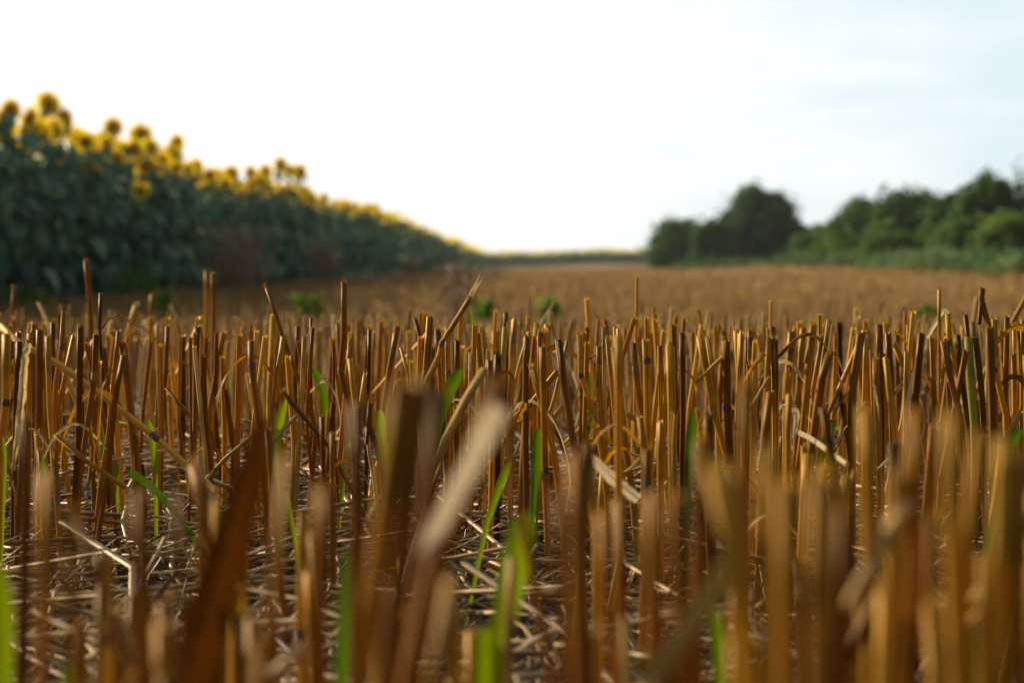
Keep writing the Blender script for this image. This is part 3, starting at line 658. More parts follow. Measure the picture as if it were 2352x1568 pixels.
strip('A', .97, 62, .86, [(200, 615), (165, 700), (150, 900), (125, 1150), (105, 1330), (80, 1500)], 'shredded grey leaf hanging from the burnt-tipped stalk at left', crinkle=.9, taper=(.6, 1, .6), fold=.7)
strip('A', 1.0, 40, .34, [(95, 730), (85, 900), (60, 1150), (50, 1300)], 'orange-brown crinkled leaf at the left edge', crinkle=1, fold=.6)
strip('A', .98, 34, .42, [(780, 800), (740, 830), (705, 930), (695, 1150), (680, 1330)], 'brown curled leaf with a frizzy tip', crinkle=1, twist=3)
strip('A', .96, 50, .3, [(625, 1200), (640, 1350), (625, 1500), (600, 1620)], 'rusty crinkled leaf low behind the leaning ragged stalk', crinkle=.9, fold=.6)
strip('A', 1.0, 36, .25, [(1250, 1580), (1180, 1505), (1100, 1500), (1000, 1568)], 'dark brown leaf curling over the litter at left', crinkle=.6, twist=2)
strip('A', .95, 60, .25, [(0, 1360), (40, 1450), (80, 1568), (110, 1700)], 'dark purple-brown leaf at the lower left edge', twist=1)
strip('C', .95, 30, .28, [(1025, 580), (1045, 562), (1085, 600), (1110, 680), (1150, 770), (1165, 810), (1120, 890), (1080, 950), (1055, 1015)], 'twisted dry leaf drooping in a hook from a purple-brown stalk', twist=4, taper=(.5, 1, .3), crinkle=.5)
strip('C', 1.25, 34, 1.0, [(1690, 470), (1740, 390), (1790, 305), (1815, 280), (1832, 320)], 'white bent leaf folded at its tip, right of centre', twist=.2, crinkle=.1, fold=.5, taper=(.9, 1, .9))
strip('C', 1.25, 40, 1.0, [(1425, 480), (1410, 530), (1400, 575)], 'short white leaf tip between brown stalks at right', twist=0, crinkle=.1, taper=(.9, 1, .8))
strip('C', 1.02, 34, 1.0, [(1650, 620), (1600, 740), (1565, 900), (1540, 1100)], 'long white strip along the dark red stalk', twist=.4, crinkle=.1, taper=(.3, 1, .5))
strip('C', 1.0, 44, .5, [(600, 585), (560, 600), (490, 690), (445, 780)], 'torn brown leaf scrap caught between two stalks', crinkle=1, twist=1.5)
strip('C', .93, 46, .9, [(775, 955), (810, 970), (800, 1080), (785, 1160)], 'grey-violet leaf scrap hanging by a short stub', crinkle=.4, fold=.6)
strip('C', .92, 26, .9, [(1330, 790), (1350, 880), (1370, 1030)], 'thin grey leaf scrap hanging in the right half', crinkle=.4, twist=2)
strip('C', .98, 36, .4, [(1810, 650), (1790, 740), (1775, 880), (1745, 960)], 'grey-brown rag leaf trailing from a leaning stalk at right', crinkle=.8, twist=3)
strip('C', .9, 30, .4, [(2110, 1130), (2060, 1130), (2030, 1200), (2050, 1300)], 'brown leaf curled in a loop near the right foreground', crinkle=.4, twist=2)
strip('B', .95, 40, .42, [(2000, 1010), (2050, 1050), (2085, 1080), (2090, 1150)], 'small curled leaf above the centre right litter', crinkle=.5, twist=2)
strip('B', .92, 44, .5, [(1800, 1080), (1760, 1150), (1745, 1230), (1790, 1100), (1850, 1180), (1960, 1260)], 'light brown curled leaf near the pale shredded husk', crinkle=.4, twist=1, taper=(.8, 1, .6))
strip('B', .92, 34, .55, [(1850, 1350), (1900, 1270), (1980, 1240), (2030, 1290), (2040, 1400)], 'arched brown leaf over the centre litter', crinkle=.3, twist=1.4)
strip('B', .9, 30, .7, [(2120, 1300), (2080, 1330), (2010, 1400), (1960, 1410)], 'pale leaf curl beside the arched one', crinkle=.3, twist=1.4)
strip('B', 1.05, 34, .2, [(1130, 725), (1180, 720), (1220, 780), (1250, 880)], 'dark thin leaf arching right of the burnt hollow stub', crinkle=.6, twist=2)
strip('B', .98, 60, .5, [(1290, 930), (1250, 1010), (1210, 1070), (1200, 1160)], 'fibrous brown leaf base at the foot of the red-brown stalk', crinkle=.9, fold=.7)
strip('B', .80, 92, 1.0, [(1740, 1285), (1870, 1420), (1960, 1500), (2085, 1600)], 'pale shredded husk lying bright in the centre litter', crinkle=.35, fold=.5, taper=(.5, 1, .85), twist=.3, t0=-.6)
strip('D', .34, 88, .95, [(1140, 930), (1100, 1010), (1050, 1110), (965, 1270)], 'very blurred pale pinkish straw slanting across the centre foreground', t0=1.0, twist=.1, crinkle=.1, fold=.2, taper=(.8, 1, .8))
strip('D', .40, 115, .03, [(605, 955), (575, 1100), (530, 1250), (480, 1420), (420, 1600)], 'very blurred wide dark brown leaf in the left foreground', twist=-.2, crinkle=.15, taper=(.12, .75, 1.1), fold=.12, name='dry_leaf_blade')
strip('D', .42, 60, .3, [(520, 1180), (500, 1330), (450, 1568)], 'very blurred rust leaf left of the wide dark one', twist=.2, crinkle=.1, taper=(.2, .9, 1.1))
strip('D', .42, 46, .6, [(900, 1430), (915, 1400), (930, 1440)], 'very blurred small pale leaf scrap below centre', twist=.2, crinkle=.1, taper=(.9, 1, .9), step=.002)

# ---------------------------------------------------------------- green grass blades
GB = [('A', 1.05, 48, .8, [(1030, 1145), (1060, 1300), (1078, 1510), (1080, 1600)], 'bright green blade with nibbled edges behind the long fallen straw'),
 ('A', 1.0, 62, .95, [(1985, 1005), (1930, 1180), (1915, 1300), (1930, 1500)], 'broad bright green blade tip leaning right, left of centre'),
 ('A', 1.1, 36, .7, [(800, 1440), (805, 1560)], 'small green blade low between left stalks'),
 ('A', 1.4, 50, .5, [(2165, 770), (2250, 940), (2270, 1200)], 'blurred green blade leaning left behind a grey stalk'),
 ('A', 1.45, 34, .6, [(1560, 870), (1560, 1150), (1565, 1300)], 'blurred upright green blade in the left row'),
 ('A', .9, 48, .45, [(290, 1400), (300, 1620), (310, 1750)], 'dark green blade at the foot of a left stalk'),
 ('A', 1.2, 32, .3, [(720, 1130), (715, 1300)], 'dim green blade behind the frizzy curled leaf'),
 ('A', .95, 52, .35, [(880, 1500), (980, 1560), (1150, 1700)], 'deep green blade lying over the left litter'),
 ('A', .85, 40, .9, [(1985, 1640), (2010, 1780), (2050, 2000)], 'narrow lime blade in the left centre litter'),
 ('B', 1.0, 72, 1.0, [(285, 980), (285, 1100), (320, 1320), (320, 1500)], 'broad rounded bright green blade left of the big blurred stalk'),
 ('B', 1.05, 32, .5, [(400, 1000), (350, 1200), (340, 1450)], 'narrow green blade just right of the rounded one'),
 ('B', .95, 88, .45, [(850, 700), (800, 780), (720, 950), (660, 1200), (640, 1400)], 'long dark green leaf leaning right behind the blurred stalks'),
 ('B', .92, 62, .5, [(1385, 1105), (1365, 1300), (1350, 1568), (1340, 1700)], 'tall pointed green blade in the centre with a shaded middle'),
 ('B', .85, 54, .7, [(1190, 1330), (1130, 1480), (1060, 1680), (1020, 1800)], 'pointed green blade leaning right, left of the tall pointed one'),
 ('B', 1.05, 42, .9, [(75, 1205), (50, 1300), (35, 1400)], 'small folded lime leaf near the tallest dark stalk'),
 ('B', 1.3, 28, .3, [(1738, 715), (1745, 880), (1748, 1100)], 'thin green blade behind the bending yellow stalk'),
 ('B', 1.2, 40, .35, [(1730, 1000), (1720, 1180), (1720, 1400)], 'dark green blade low behind the bending yellow stalk'),
 ('B', 1.8, 22, .8, [(905, 260), (930, 400), (940, 600)], 'blurred green shoot behind the split-tip straw'),
 ('C', .95, 62, .3, [(108, 965), (90, 1200), (70, 1480), (68, 1700)], 'dark green pointed blade right of centre'),
 ('C', 1.1, 52, .35, [(925, 850), (905, 1050), (895, 1250)], 'muted green blade between amber stalks in the right half'),
 ('C', 1.1, 60, .6, [(1060, 1025), (1040, 1080), (1015, 1140)], 'short green leaf end under the twisted dry leaf'),
 ('C', .75, 74, .35, [(2330, 1090), (2290, 1140), (2250, 1250)], 'blurred muted green leaf near the right edge'),
 ('C', 1.0, 22, .6, [(2110, 1130), (2105, 1200), (2100, 1300)], 'tiny green blade at the foot of a right stalk'),
 ('D', .50, 66, .85, [(1205, 1170), (1185, 1290), (1160, 1400), (1140, 1568)], 'very blurred wide green blade in the centre foreground'),
 ('D', .46, 42, .95, [(1112, 1440), (1112, 1500), (1105, 1600)], 'very blurred lime blade tip at the bottom centre'),
 ('D', .45, 34, .4, [(810, 1230), (795, 1350), (785, 1480)], 'very blurred dull green blade left of the big dark stalk'),
 ('D', .40, 46, .8, [(-5, 1290), (8, 1450), (5, 1620)], 'very blurred bright green blade at the lower left corner'),
 ('D', .45, 30, .7, [(340, 1420), (342, 1500), (345, 1600)], 'very blurred green blade beside the dark lower left stub'),
 ('D', .6, 26, .9, [(400, 1480), (425, 1540), (450, 1600)], 'blurred lime blade at the bottom, left'),
 ('D', .42, 40, .6, [(160, 1510), (155, 1600)], 'very blurred green tip in the lower left'),
 ('D', .42, 44, .75, [(1500, 1520), (1530, 1600)], 'very blurred green tip under the pinkish slanting straw'),
 ('D', .45, 30, .35, [(2255, 1330), (2250, 1568)], 'very blurred dull green stem among right gold stalks'),
 ('D', .5, 30, .6, [(1640, 1380), (1655, 1568)], 'blurred yellow-green blade right of the pinkish slanting straw'),
 ('A', .9, 26, .8, [(20, 1260), (35, 1450), (25, 1650)], 'thin green blade at the left edge'),
 ('B', 1.0, 26, .7, [(1400, 1250), (1392, 1400), (1380, 1600)], 'slim green blade pressed against the tall pointed one')]
for (fr, Yd, w, tint, pts, lab) in GB:
    strip(fr, Yd, w, tint, pts, lab, mat=M_GRASS, name='grass_blade', cat='grass blade', twist=random.uniform(-.5, .5), crinkle=.06, fold=.35, taper=(.1, 1.1, .35), knee=.2, group='fresh green blades among the stubble', ground=True)

# ---------------------------------------------------------------- stubble (the thousands beyond the 300) as one stuff object
def bulk_tubes(base, h, lean, rad, tint, k):
    n = len(base); a = np.arange(k) * 2 * np.pi / k
    ph = RNG.uniform(0, 6.28, n)[:, None] + a[None]; rag = RNG.uniform(-.4, .4, (n, k)) * rad[:, None] * 1.5
    bend = RNG.normal(0, .012, (n, 2)) * h[:, None] * 8
    rings = []
    for s in (0, .55, 1):
        c = base + np.stack([lean[:, 0] * h * s, lean[:, 1] * h * s, h * s], 1)
        if s == .55: c[:, :2] += bend * .3
        p = c[:, None, :] + np.stack([np.cos(ph) * rad[:, None], np.sin(ph) * rad[:, None], rag * (s == 1)], 2)
        rings.append(p)
    v = np.stack(rings, 1).reshape(-1, 3)      # n,3,k
    i0 = (np.arange(n) * 3 * k)[:, None, None] + (np.arange(2) * k)[None, :, None] + np.arange(k)[None, None]
    i1 = (np.arange(n) * 3 * k)[:, None, None] + (np.arange(2) * k)[None, :, None] + ((np.arange(k) + 1) % k)[None, None]
    q = np.stack([i0, i1, i1 + k, i0 + k], -1).reshape(-1, 4)
    t = np.repeat(tint, 3 * k)
    suv = np.stack([np.tile(np.cos(a), n * 3), np.tile(np.sin(a), n * 3), v[:, 2] * 8 + np.repeat(tint, 3 * k) * 40], 1)
    return v, q, t, suv
def stubble():
    V, Q, T, S = [], [], [], []; off = 0
    def add(y0, y1, dens, k, rmul, hmul=1, margin=.18, short=.1):
        nonlocal off
        hw = lambda y: .2786 * y * (1 + margin) + .25
        area = (hw(y0) + hw(y1)) * (y1 - y0); n = int(area * dens)
        y = np.sqrt(RNG.uniform(y0 ** 2, y1 ** 2, n)); x = RNG.uniform(-1, 1, n) * hw(y)
        rowed = RNG.random(n) < .8; y = np.where(rowed & (y < 25), np.round((y - x * .04) / .125) * .125 + x * .04 + RNG.normal(0, .014, n), y)
        ok = (x > -3.45 + .1 * np.sin(y)) & (y > y0)
        x, y = x[ok], y[ok]; n = len(x)
        patch = .5 + .5 * np.sin(x * 1.7 + 2 * np.sin(y * .6)) * np.sin(y * 1.1 + x * .5)
        h = (RNG.normal(.127, .0065 if y0 < 1.5 else .011, n)) * hmul * (.95 + .07 * patch); sh = RNG.random(n) < short; h = np.where(sh, h * RNG.uniform(.4, .8, n), h)
        tall = RNG.random(n) < .012; h = np.where(tall, h * (RNG.uniform(1.1, 1.25, n) if y0 < 2.5 else RNG.uniform(1.15, 1.45, n)), h)
        rad = np.clip(RNG.normal(.0019, .00035, n), .001, .003) * rmul
        lean = RNG.normal(0, .06, (n, 2)); odd = RNG.random(n) < .10; lean[odd] *= 5
        tint = np.clip(RNG.normal(.50, .17, n) + .12 * (patch - .5), .05, 1)
        v, q, t, s = bulk_tubes(np.stack([x, y, ground_z(x, y) - .004], 1), h, lean, rad, tint, k)
        V.append(v); Q.append(q + off); T.append(t); S.append(s); off += len(v)
    add(1.06, 1.74, 560, 9, .84, short=.22)
    nq = sum(len(q) for q in Q)
    add(1.74, 2.6, 560, 7, .95)
    add(2.6, 5, 300, 5, 1)
    add(5, 9, 260, 4, 1.05)
    add(9, 18, 170, 3, 1.25)
    add(18, 40, 42, 3, 2.2)
    add(40, 110, 7, 3, 5, margin=.3)
    o = bulk('stubble', np.concatenate(V), np.concatenate(Q), np.concatenate(T), np.concatenate(S), M_FIELD, True, M_STRAW, nq)
    tag(o, 'field of cut brown straw stubble running back to the sunflowers and bushes', 'stubble', kind='stuff')
stubble()

# ---------------------------------------------------------------- litter: chopped straw and chaff on the soil
def litter():
    V, Q, T, S = [], [], [], []; off = 0
    def pieces(n, y0, y1, L0, L1, r0, r1, zmax, flat=.5, k=5, steep=.18, tb=(.55, .25), xpad=1.1):
        nonlocal off
        y = RNG.uniform(y0, y1, n); x = RNG.uniform(-1, 1, n) * (.2786 * y * xpad + .06)
        L = RNG.uniform(L0, L1, n); r = RNG.uniform(r0, r1, n); az = RNG.uniform(0, 2 * np.pi, n); el = RNG.normal(0, steep, n)
        d = np.stack([np.cos(az) * np.cos(el), np.sin(az) * np.cos(el), np.sin(el)], 1)
        z = ground_z(x, y) + RNG.random(n) ** 1.6 * zmax + r * .7 + np.abs(np.sin(el)) * L * .5
        c = np.stack([x, y, z], 1); side = np.stack([-np.sin(az), np.cos(az), 0 * az], 1); up = np.cross(d, side)
        curve = RNG.normal(0, .06, n) * L; roll = RNG.uniform(0, 6.28, n); tint = np.clip(RNG.normal(tb[0], tb[1], n), 0, 1)
        a = np.arange(k) * 2 * np.pi / k; rings = []
        for s in (-.5, 0, .5):
            p = c + d * (s * L)[:, None] + side * (curve * (1 - abs(s) * 2))[:, None]
            A = roll[:, None] + a[None]
            rr = np.stack([np.cos(A), np.sin(A) * flat], 2) * r[:, None, None]
            rings.append(p[:, None] + side[:, None] * rr[..., :1] + up[:, None] * rr[..., 1:])
        v = np.stack(rings, 1).reshape(-1, 3)
        i0 = (np.arange(n) * 3 * k)[:, None, None] + (np.arange(2) * k)[None, :, None] + np.arange(k)[None, None]
        i1 = (np.arange(n) * 3 * k)[:, None, None] + (np.arange(2) * k)[None, :, None] + ((np.arange(k) + 1) % k)[None, None]
        q = np.stack([i0, i1, i1 + k, i0 + k], -1).reshape(-1, 4)
        t = np.repeat(tint, 3 * k); su = np.stack([np.tile(np.cos(a), n * 3), np.tile(np.sin(a), n * 3), np.repeat(tint * 50, 3 * k) + np.tile(np.repeat([0, .3, .6], k), n)], 1)
        V.append(v); Q.append(q + off); T.append(t); S.append(su); off += len(v)
    pieces(820, .62, 1.75, .04, .14, .0012, .0024, .022, .6, 6, .14, (.66, .2))
    pieces(2100, .55, 1.9, .02, .06, .0008, .0018, .018, .35, 5, .3, (.55, .25))
    pieces(7000, .5, 1.9, .006, .028, .0003, .0009, .012, .25, 4, .45, (.5, .28))
    pieces(2600, 1.9, 4.5, .03, .12, .001, .002, .02, .5, 4, .2)
    o = bulk('straw_litter', np.concatenate(V), np.concatenate(Q), np.concatenate(T), np.concatenate(S), M_LITTER, True)
    tag(o, 'chopped pale straw and chaff covering the soil between the stalks', 'straw litter', kind='stuff')
litter()

# ---------------------------------------------------------------- sunflowers
def mesh_obj_leafquads(name, mat, centers, size, tint, nrm=None, jitter=1.0, elong=1.5, lift=None):
    """many small leaf-sized faces (pointed quads bent along the midrib)"""
    n = len(centers)
    d = RNG.normal(0, 1, (n, 3)); d /= np.linalg.norm(d, axis=1)[:, None]
    if nrm is None: nrm = RNG.normal(0, 1, (n, 3))
    s = np.cross(d, nrm); s /= np.linalg.norm(s, axis=1)[:, None] + 1e-9
    size = np.broadcast_to(size, (n,)) * RNG.uniform(.6, 1.3, n)
    l = d * (size * elong * .5)[:, None]; w = s * (size * .5)[:, None]; nn = np.cross(d, s) * (size * .12)[:, None]
    v = np.stack([centers - l, centers + w + nn, centers + l, centers - w + nn], 1).reshape(-1, 3)
    q = np.arange(n * 4).reshape(-1, 4)
    return bulk(name, v, q, np.repeat(tint, 4), np.repeat(centers, 4, 0), mat)

def leaf_mesh(mb, base, az, L, droop, tint, elev=.25):
    """heart-shaped sunflower leaf, folded along the midrib and drooping"""
    out = Vector((math.cos(az), math.sin(az), 0)); side = Vector((-math.sin(az), math.cos(az), 0)); V, U = [], []
    prof = [(0, .02), (.12, .30), (.3, .43), (.5, .38), (.7, .27), (.87, .13), (1, .0)]
    pet = base + out * L * .35 + Vector((0, 0, L * elev))
    V += [base + side * .004, base - side * .004]; U += [(0, 0, 0)] * 2
    for (u, w) in prof:
        c = pet + out * (L * u * math.cos(droop * u)) + Vector((0, 0, -L * u * math.sin(droop * (u + .25))))
        for s in (-1, 0, 1): V.append(c + side * (s * w * L) + Vector((0, 0, abs(s) * w * L * .25 + random.uniform(-.01, .01)))); U.append((s, u * 4, az))
    F = [(0, 3, 1)]
    for i in range(len(prof) - 1):
        for j in range(2): a = 2 + i * 3 + j; F.append((a, a + 1, a + 4, a + 3))
    mb.add([list(p) for p in V], F, tint, U)
def head_meshes(top, face, rad):
    n = face.normalized(); a = n.orthogonal().normalized(); b = n.cross(a)
    pm, dm = MB(), MB()
    for rng, cnt, off in ((1.0, 20, 0), (.9, 18, .17)):
        for k in range(cnt):
            an = 2 * math.pi * k / cnt + off + random.uniform(-.07, .07); rd = a * math.cos(an) + b * math.sin(an); td = n.cross(rd)
            L = rad * rng * random.uniform(.85, 1.12); fl = random.uniform(-.25, .3); w = rad * .15
            p0 = top + rd * rad * .3; p1 = top + rd * (rad * .3 + (L - rad * .3) * .5) + n * (.12 * rad + fl * .03); p2 = top + rd * L + n * (fl * rad * .4)
            pm.add([list(p0 - td * w * .5), list(p0 + td * w * .5), list(p1 + td * w), list(p2), list(p1 - td * w)], [(0, 1, 2, 3, 4)], random.random(), [(an, 0, 0)] * 5)
    V, F, U, T = [], [], [], []; k = 16
    for (r, z) in ((.33, -.22), (.34, -.02), (.30, .08), (.25, .06), (.0, .03)):
        for j in range(k):
            an = 2 * math.pi * j / k; V.append(list(top + (a * math.cos(an) + b * math.sin(an)) * rad * max(r, .001) + n * rad * z)); U.append((math.cos(an) * r * 4, math.sin(an) * r * 4, z)); T.append(.15 if r > .3 else .5)
    for i in range(4):
        for j in range(k): j2 = (j + 1) % k; F.append((i * k + j, i * k + j2, (i + 1) * k + j2, (i + 1) * k + j))
    dm.add(V, F, np.array(T), U)
    bk = MB(); V, F, U = [], [], []
    for (r, z) in ((.52, -.03), (.42, -.2), (.12, -.3), (.03, -.32)):
        for j in range(k): an = 2 * math.pi * j / k; V.append(list(top + (a * math.cos(an) + b * math.sin(an)) * rad * r + n * rad * z)); U.append((an, r, z))
    for i in range(3):
        for j in range(k): j2 = (j + 1) % k; F.append((i * k + j2, i * k + j, (i + 1) * k + j, (i + 1) * k + j2))
    bk.add(V, F, .3, U)
    for k in range(12):
        an = 2 * math.pi * k / 12; rd = a * math.cos(an) + b * math.sin(an); td = n.cross(rd)
        bk.add([list(top + rd * rad * .45 - n * rad * .08 - td * rad * .1), list(top + rd * rad * .45 - n * rad * .08 + td * rad * .1), list(top + rd * rad * .8 - n * rad * .1)], [(0, 1, 2)], .5, [(0, 0, 0)] * 3)
    return pm, dm, bk
def sunflower_proto(Hh, az_face, tilt, detail):
    root = empty('sunflower')
    top = Vector((0, 0, Hh)); face = Vector((math.cos(az_face) * math.cos(tilt), math.sin(az_face) * math.cos(tilt), math.sin(tilt)))
    mb = MB(); tube(mb, [top - face * .05, top - face * .08 + Vector((0, 0, .0)), Vector((face.x * -.03, face.y * -.03, Hh - .12)), Vector((0, 0, Hh * .5)), Vector((0, 0, -.02))], .013, .5, k=7, step=.15, hollow=False, ragged=0)
    mb.build('stem', M_SFSTEM, root)
    n = 22; az = random.uniform(0, 6.28); fol = MB()
    for k in range(n):
        az += 2.4; u = k / (n - 1); z = Hh * (.10 + .86 * u); L = (.25 - .11 * u ** 2) * random.uniform(.85, 1.15)
        m = fol if not detail else MB()
        leaf_mesh(m, Vector((0, 0, z)), az, L, random.uniform(.5, 1.3), min(1, max(0, random.gauss(.45, .2))), elev=random.uniform(.0, .3))
        if detail: m.build('leaf', M_SFLEAF, root, smooth=False)
    if not detail: fol.build('foliage', M_SFLEAF, root, smooth=False)
    pm, dm, bk = head_meshes(top, face, .128 * random.uniform(.85, 1.15))
    hd = bk.build('flower_head', M_SFSTEM, root); p = pm.build('petals', M_PETAL, root, smooth=False); d = dm.build('seed_disc', M_DISC, root)
    p.parent = hd; d.parent = hd
    return root
def copy_tree(o, parent=None):
    c = o.copy(); COL.objects.link(c); c.parent = parent
    for ch in list(o.children): copy_tree(ch, c)
    return c
LOOKS = ['dark disc facing the camera', 'head turned right', 'head nodding right', 'head raised', 'drooping head']
FACES = [(-1.35, -.1), (-.7, -.05), (-.5, -.25), (-.95, .2), (-1.1, -.35)]
protoD = [sunflower_proto(1.6, a, t, True) for a, t in FACES]
protoS = [sunflower_proto(1.6, a + .2, t, False) for a, t in FACES]
usedp = set()
def put_sunflower(x, y, h, kind, label, detail, group, rz=None):
    src = (protoD if detail else protoS)[kind]; key = (detail, kind)
    if key in usedp: o = copy_tree(src)
    else: o = src; usedp.add(key)
    s = h / 1.6; o.location = (x, y, gz(x, y)); o.scale = (s ** .5, s ** .5, s); o.rotation_euler = (random.uniform(-.04, .04), random.uniform(-.04, .04), rz if rz is not None else random.gauss(0, .3))
    tag(o, label, 'sunflower', group)
hero_sf = [(28, 222, 1, 'leftmost tall sunflower, its head against the sky at the left edge'), (-20, 262, 4, 'sunflower half cut by the left edge, below the leftmost tall one'), (62, 246, 2, 'sunflower just right of the leftmost tall one'),
           (128, 214, 3, 'highest sunflower, second from the left against the sky'), (158, 248, 1, 'sunflower touching the highest one on its right'),
           (190, 300, 4, 'left sunflower of the low crowded pair after the highest one'), (235, 305, 1, 'right sunflower of the low crowded pair after the highest one'), (212, 345, 0, 'sunflower just under the crowded pair'),
           (318, 290, 0, 'sunflower with a dark disc standing out above the middle of the hedge-like row'), (342, 318, 3, 'sunflower leaning right below the dark-disced one'), (362, 345, 4, 'lower sunflower right of the dark-disced one'),
           (330, 415, 0, 'low sunflower hanging out from the leaf wall facing the camera'), (405, 375, 1, 'sunflower left of the small gap in the row'), (432, 372, 2, 'sunflower beside the small gap in the row'), (490, 395, 3, 'small sunflower just before the bare leafy shoot'),
           (540, 383, 0, 'dark-disced sunflower opening the even middle stretch'), (568, 378, 1, 'sunflower second in the even middle stretch'), (612, 380, 2, 'sunflower third in the even middle stretch'), (640, 366, 3, 'highest sunflower of the middle stretch'), (668, 378, 4, 'sunflower after the highest of the middle stretch'), (690, 384, 0, 'last sunflower of the middle stretch before the row drops')]
cnt = 0
for (px, py, kd, lab) in hero_sf:
    x = -3.85 + random.uniform(-.12, .12); Y = FX * -x / (1176 - px)
    if px == 330: x = -3.65; Y = 18.2
    p = at(px, py, Y); put_sunflower(p.x, Y, (p.z - gz(p.x, Y)) - .10, kd, lab, True, 'sunflowers along the edge of the stubble'); cnt += 1
def segword(y): return 'nearest' if y < 17 else 'nearer half' if y < 23 else 'middle' if y < 33 else 'far part' if y < 50 else 'farthest part'
for (X0, y0, y1, dy, hm, roww) in ((-3.9, 13.0, 58, .33, 1.49, 'front row'), (-4.6, 14.5, 36, .30, 1.50, 'second row'), (-5.3, 16.5, 38, .31, 1.52, 'third row')):
    y = y0
    while y < y1 and cnt < 300:
        kd = random.randrange(5); h = random.gauss(hm + .14 * min(1, max(0, (y - 22) / 12)) + .12 * min(1, max(0, (y - 38) / 14)), .08)
        put_sunflower(X0 + random.gauss(0, .07), y, h, kd, f'{"short " if h < hm - .06 else "tall " if h > hm + .16 else ""}sunflower in the {roww}, {segword(y)}, {LOOKS[kd]}', roww == 'front row' and y < 34, 'sunflowers along the edge of the stubble')
        cnt += 1; y += dy * random.uniform(.8, 1.2)
for key, src in [((True, k), protoD[k]) for k in range(5)] + [((False, k), protoS[k]) for k in range(5)]:
    if key not in usedp:
        for c in list(src.children_recursive): bpy.data.objects.remove(c)
        bpy.data.objects.remove(src)
def far_sunflowers():
    C, T, Sz = [], [], []; PC, PT, PS = [], [], []; TT = .45
    def line(xa, ya, xb, yb, sp, h, nl, sz, ps, wid=.25):
        L = math.hypot(xb - xa, yb - ya); n = int(L / sp)
        for i in range(n):
            u = (i + random.random()) / n; x = xa + (xb - xa) * u + random.gauss(0, wid * .5); y = ya + (yb - ya) * u + random.gauss(0, wid * .3); g = gz(x, y); hh = h * random.uniform(.9, 1.06)
            for _ in range(nl):
                C.append((x + random.gauss(0, wid), y + random.gauss(0, wid), g + random.uniform(.03, .95) * hh)); T.append(random.gauss(.45 if ya < 200 else .97, .2)); Sz.append(sz)
            for _ in range(14 if ya < 100 else 14 if ya < 200 else 3): PC.append((x + random.gauss(0, ps * .5), y + random.gauss(0, ps * .45), g + hh - .04 + random.gauss(0, ps * (.75 if ya < 200 else .3)))); PT.append(random.random()); PS.append(ps)
    line(-3.9, 1, -3.9, 13, .3, 1.5, 26, .2, .12)
    line(-4.6, 1, -4.6, 14.5, .3, 1.5, 24, .2, .12)
    line(-5.3, 1, -5.3, 16.5, .3, 1.5, 24, .2, .12)
    line(-3.9, 58, -3.9, 85, .33, 1.78, 30, .22, .17); line(-3.9, 85, -3.9, 120, .35, 1.7, 28, .22, .17); line(-3.9, 120, -3.9, 276, .6, 1.7, 20, .3, .28)
    line(-4.7, 36, -4.7, 120, .45, 1.68, 18, .24, .14); line(-5.6, 38, -5.6, 120, .6, 1.68, 12, .26, .14)
    line(-4.6, 120, -4.6, 276, 1.0, 1.55, 14, .35, .2); 
    line(-6.2, 14, -6.2, 60, .4, 1.52, 14, .24, .14)
    line(-4, 250, 34, 258, .3, 1.7, 60, .5, .6, wid=.5); line(-4, 256, 36, 266, .3, 1.85, 50, .5, .6, wid=.5); line(-4, 275, 60, 285, .5, 2.0, 50, .6, .6, wid=.6)
    cc = np.array(C); a = mesh_obj_leafquads('sunflower_field', M_SFLEAF, cc, np.array(Sz), np.clip(np.array(T), 0, 1), elong=1.25)
    b = mesh_obj_leafquads('far_blooms', M_PETAL, np.array(PC), np.array(PS) * .7, np.array(PT), elong=1.4)
    tag(a, 'dark green mass of more sunflower plants far along the field edge and across its end', 'sunflowers', kind='stuff')
    b.name = 'sunflower_bloom'; b.parent = a; b['kind'] = 'stuff'
far_sunflowers()

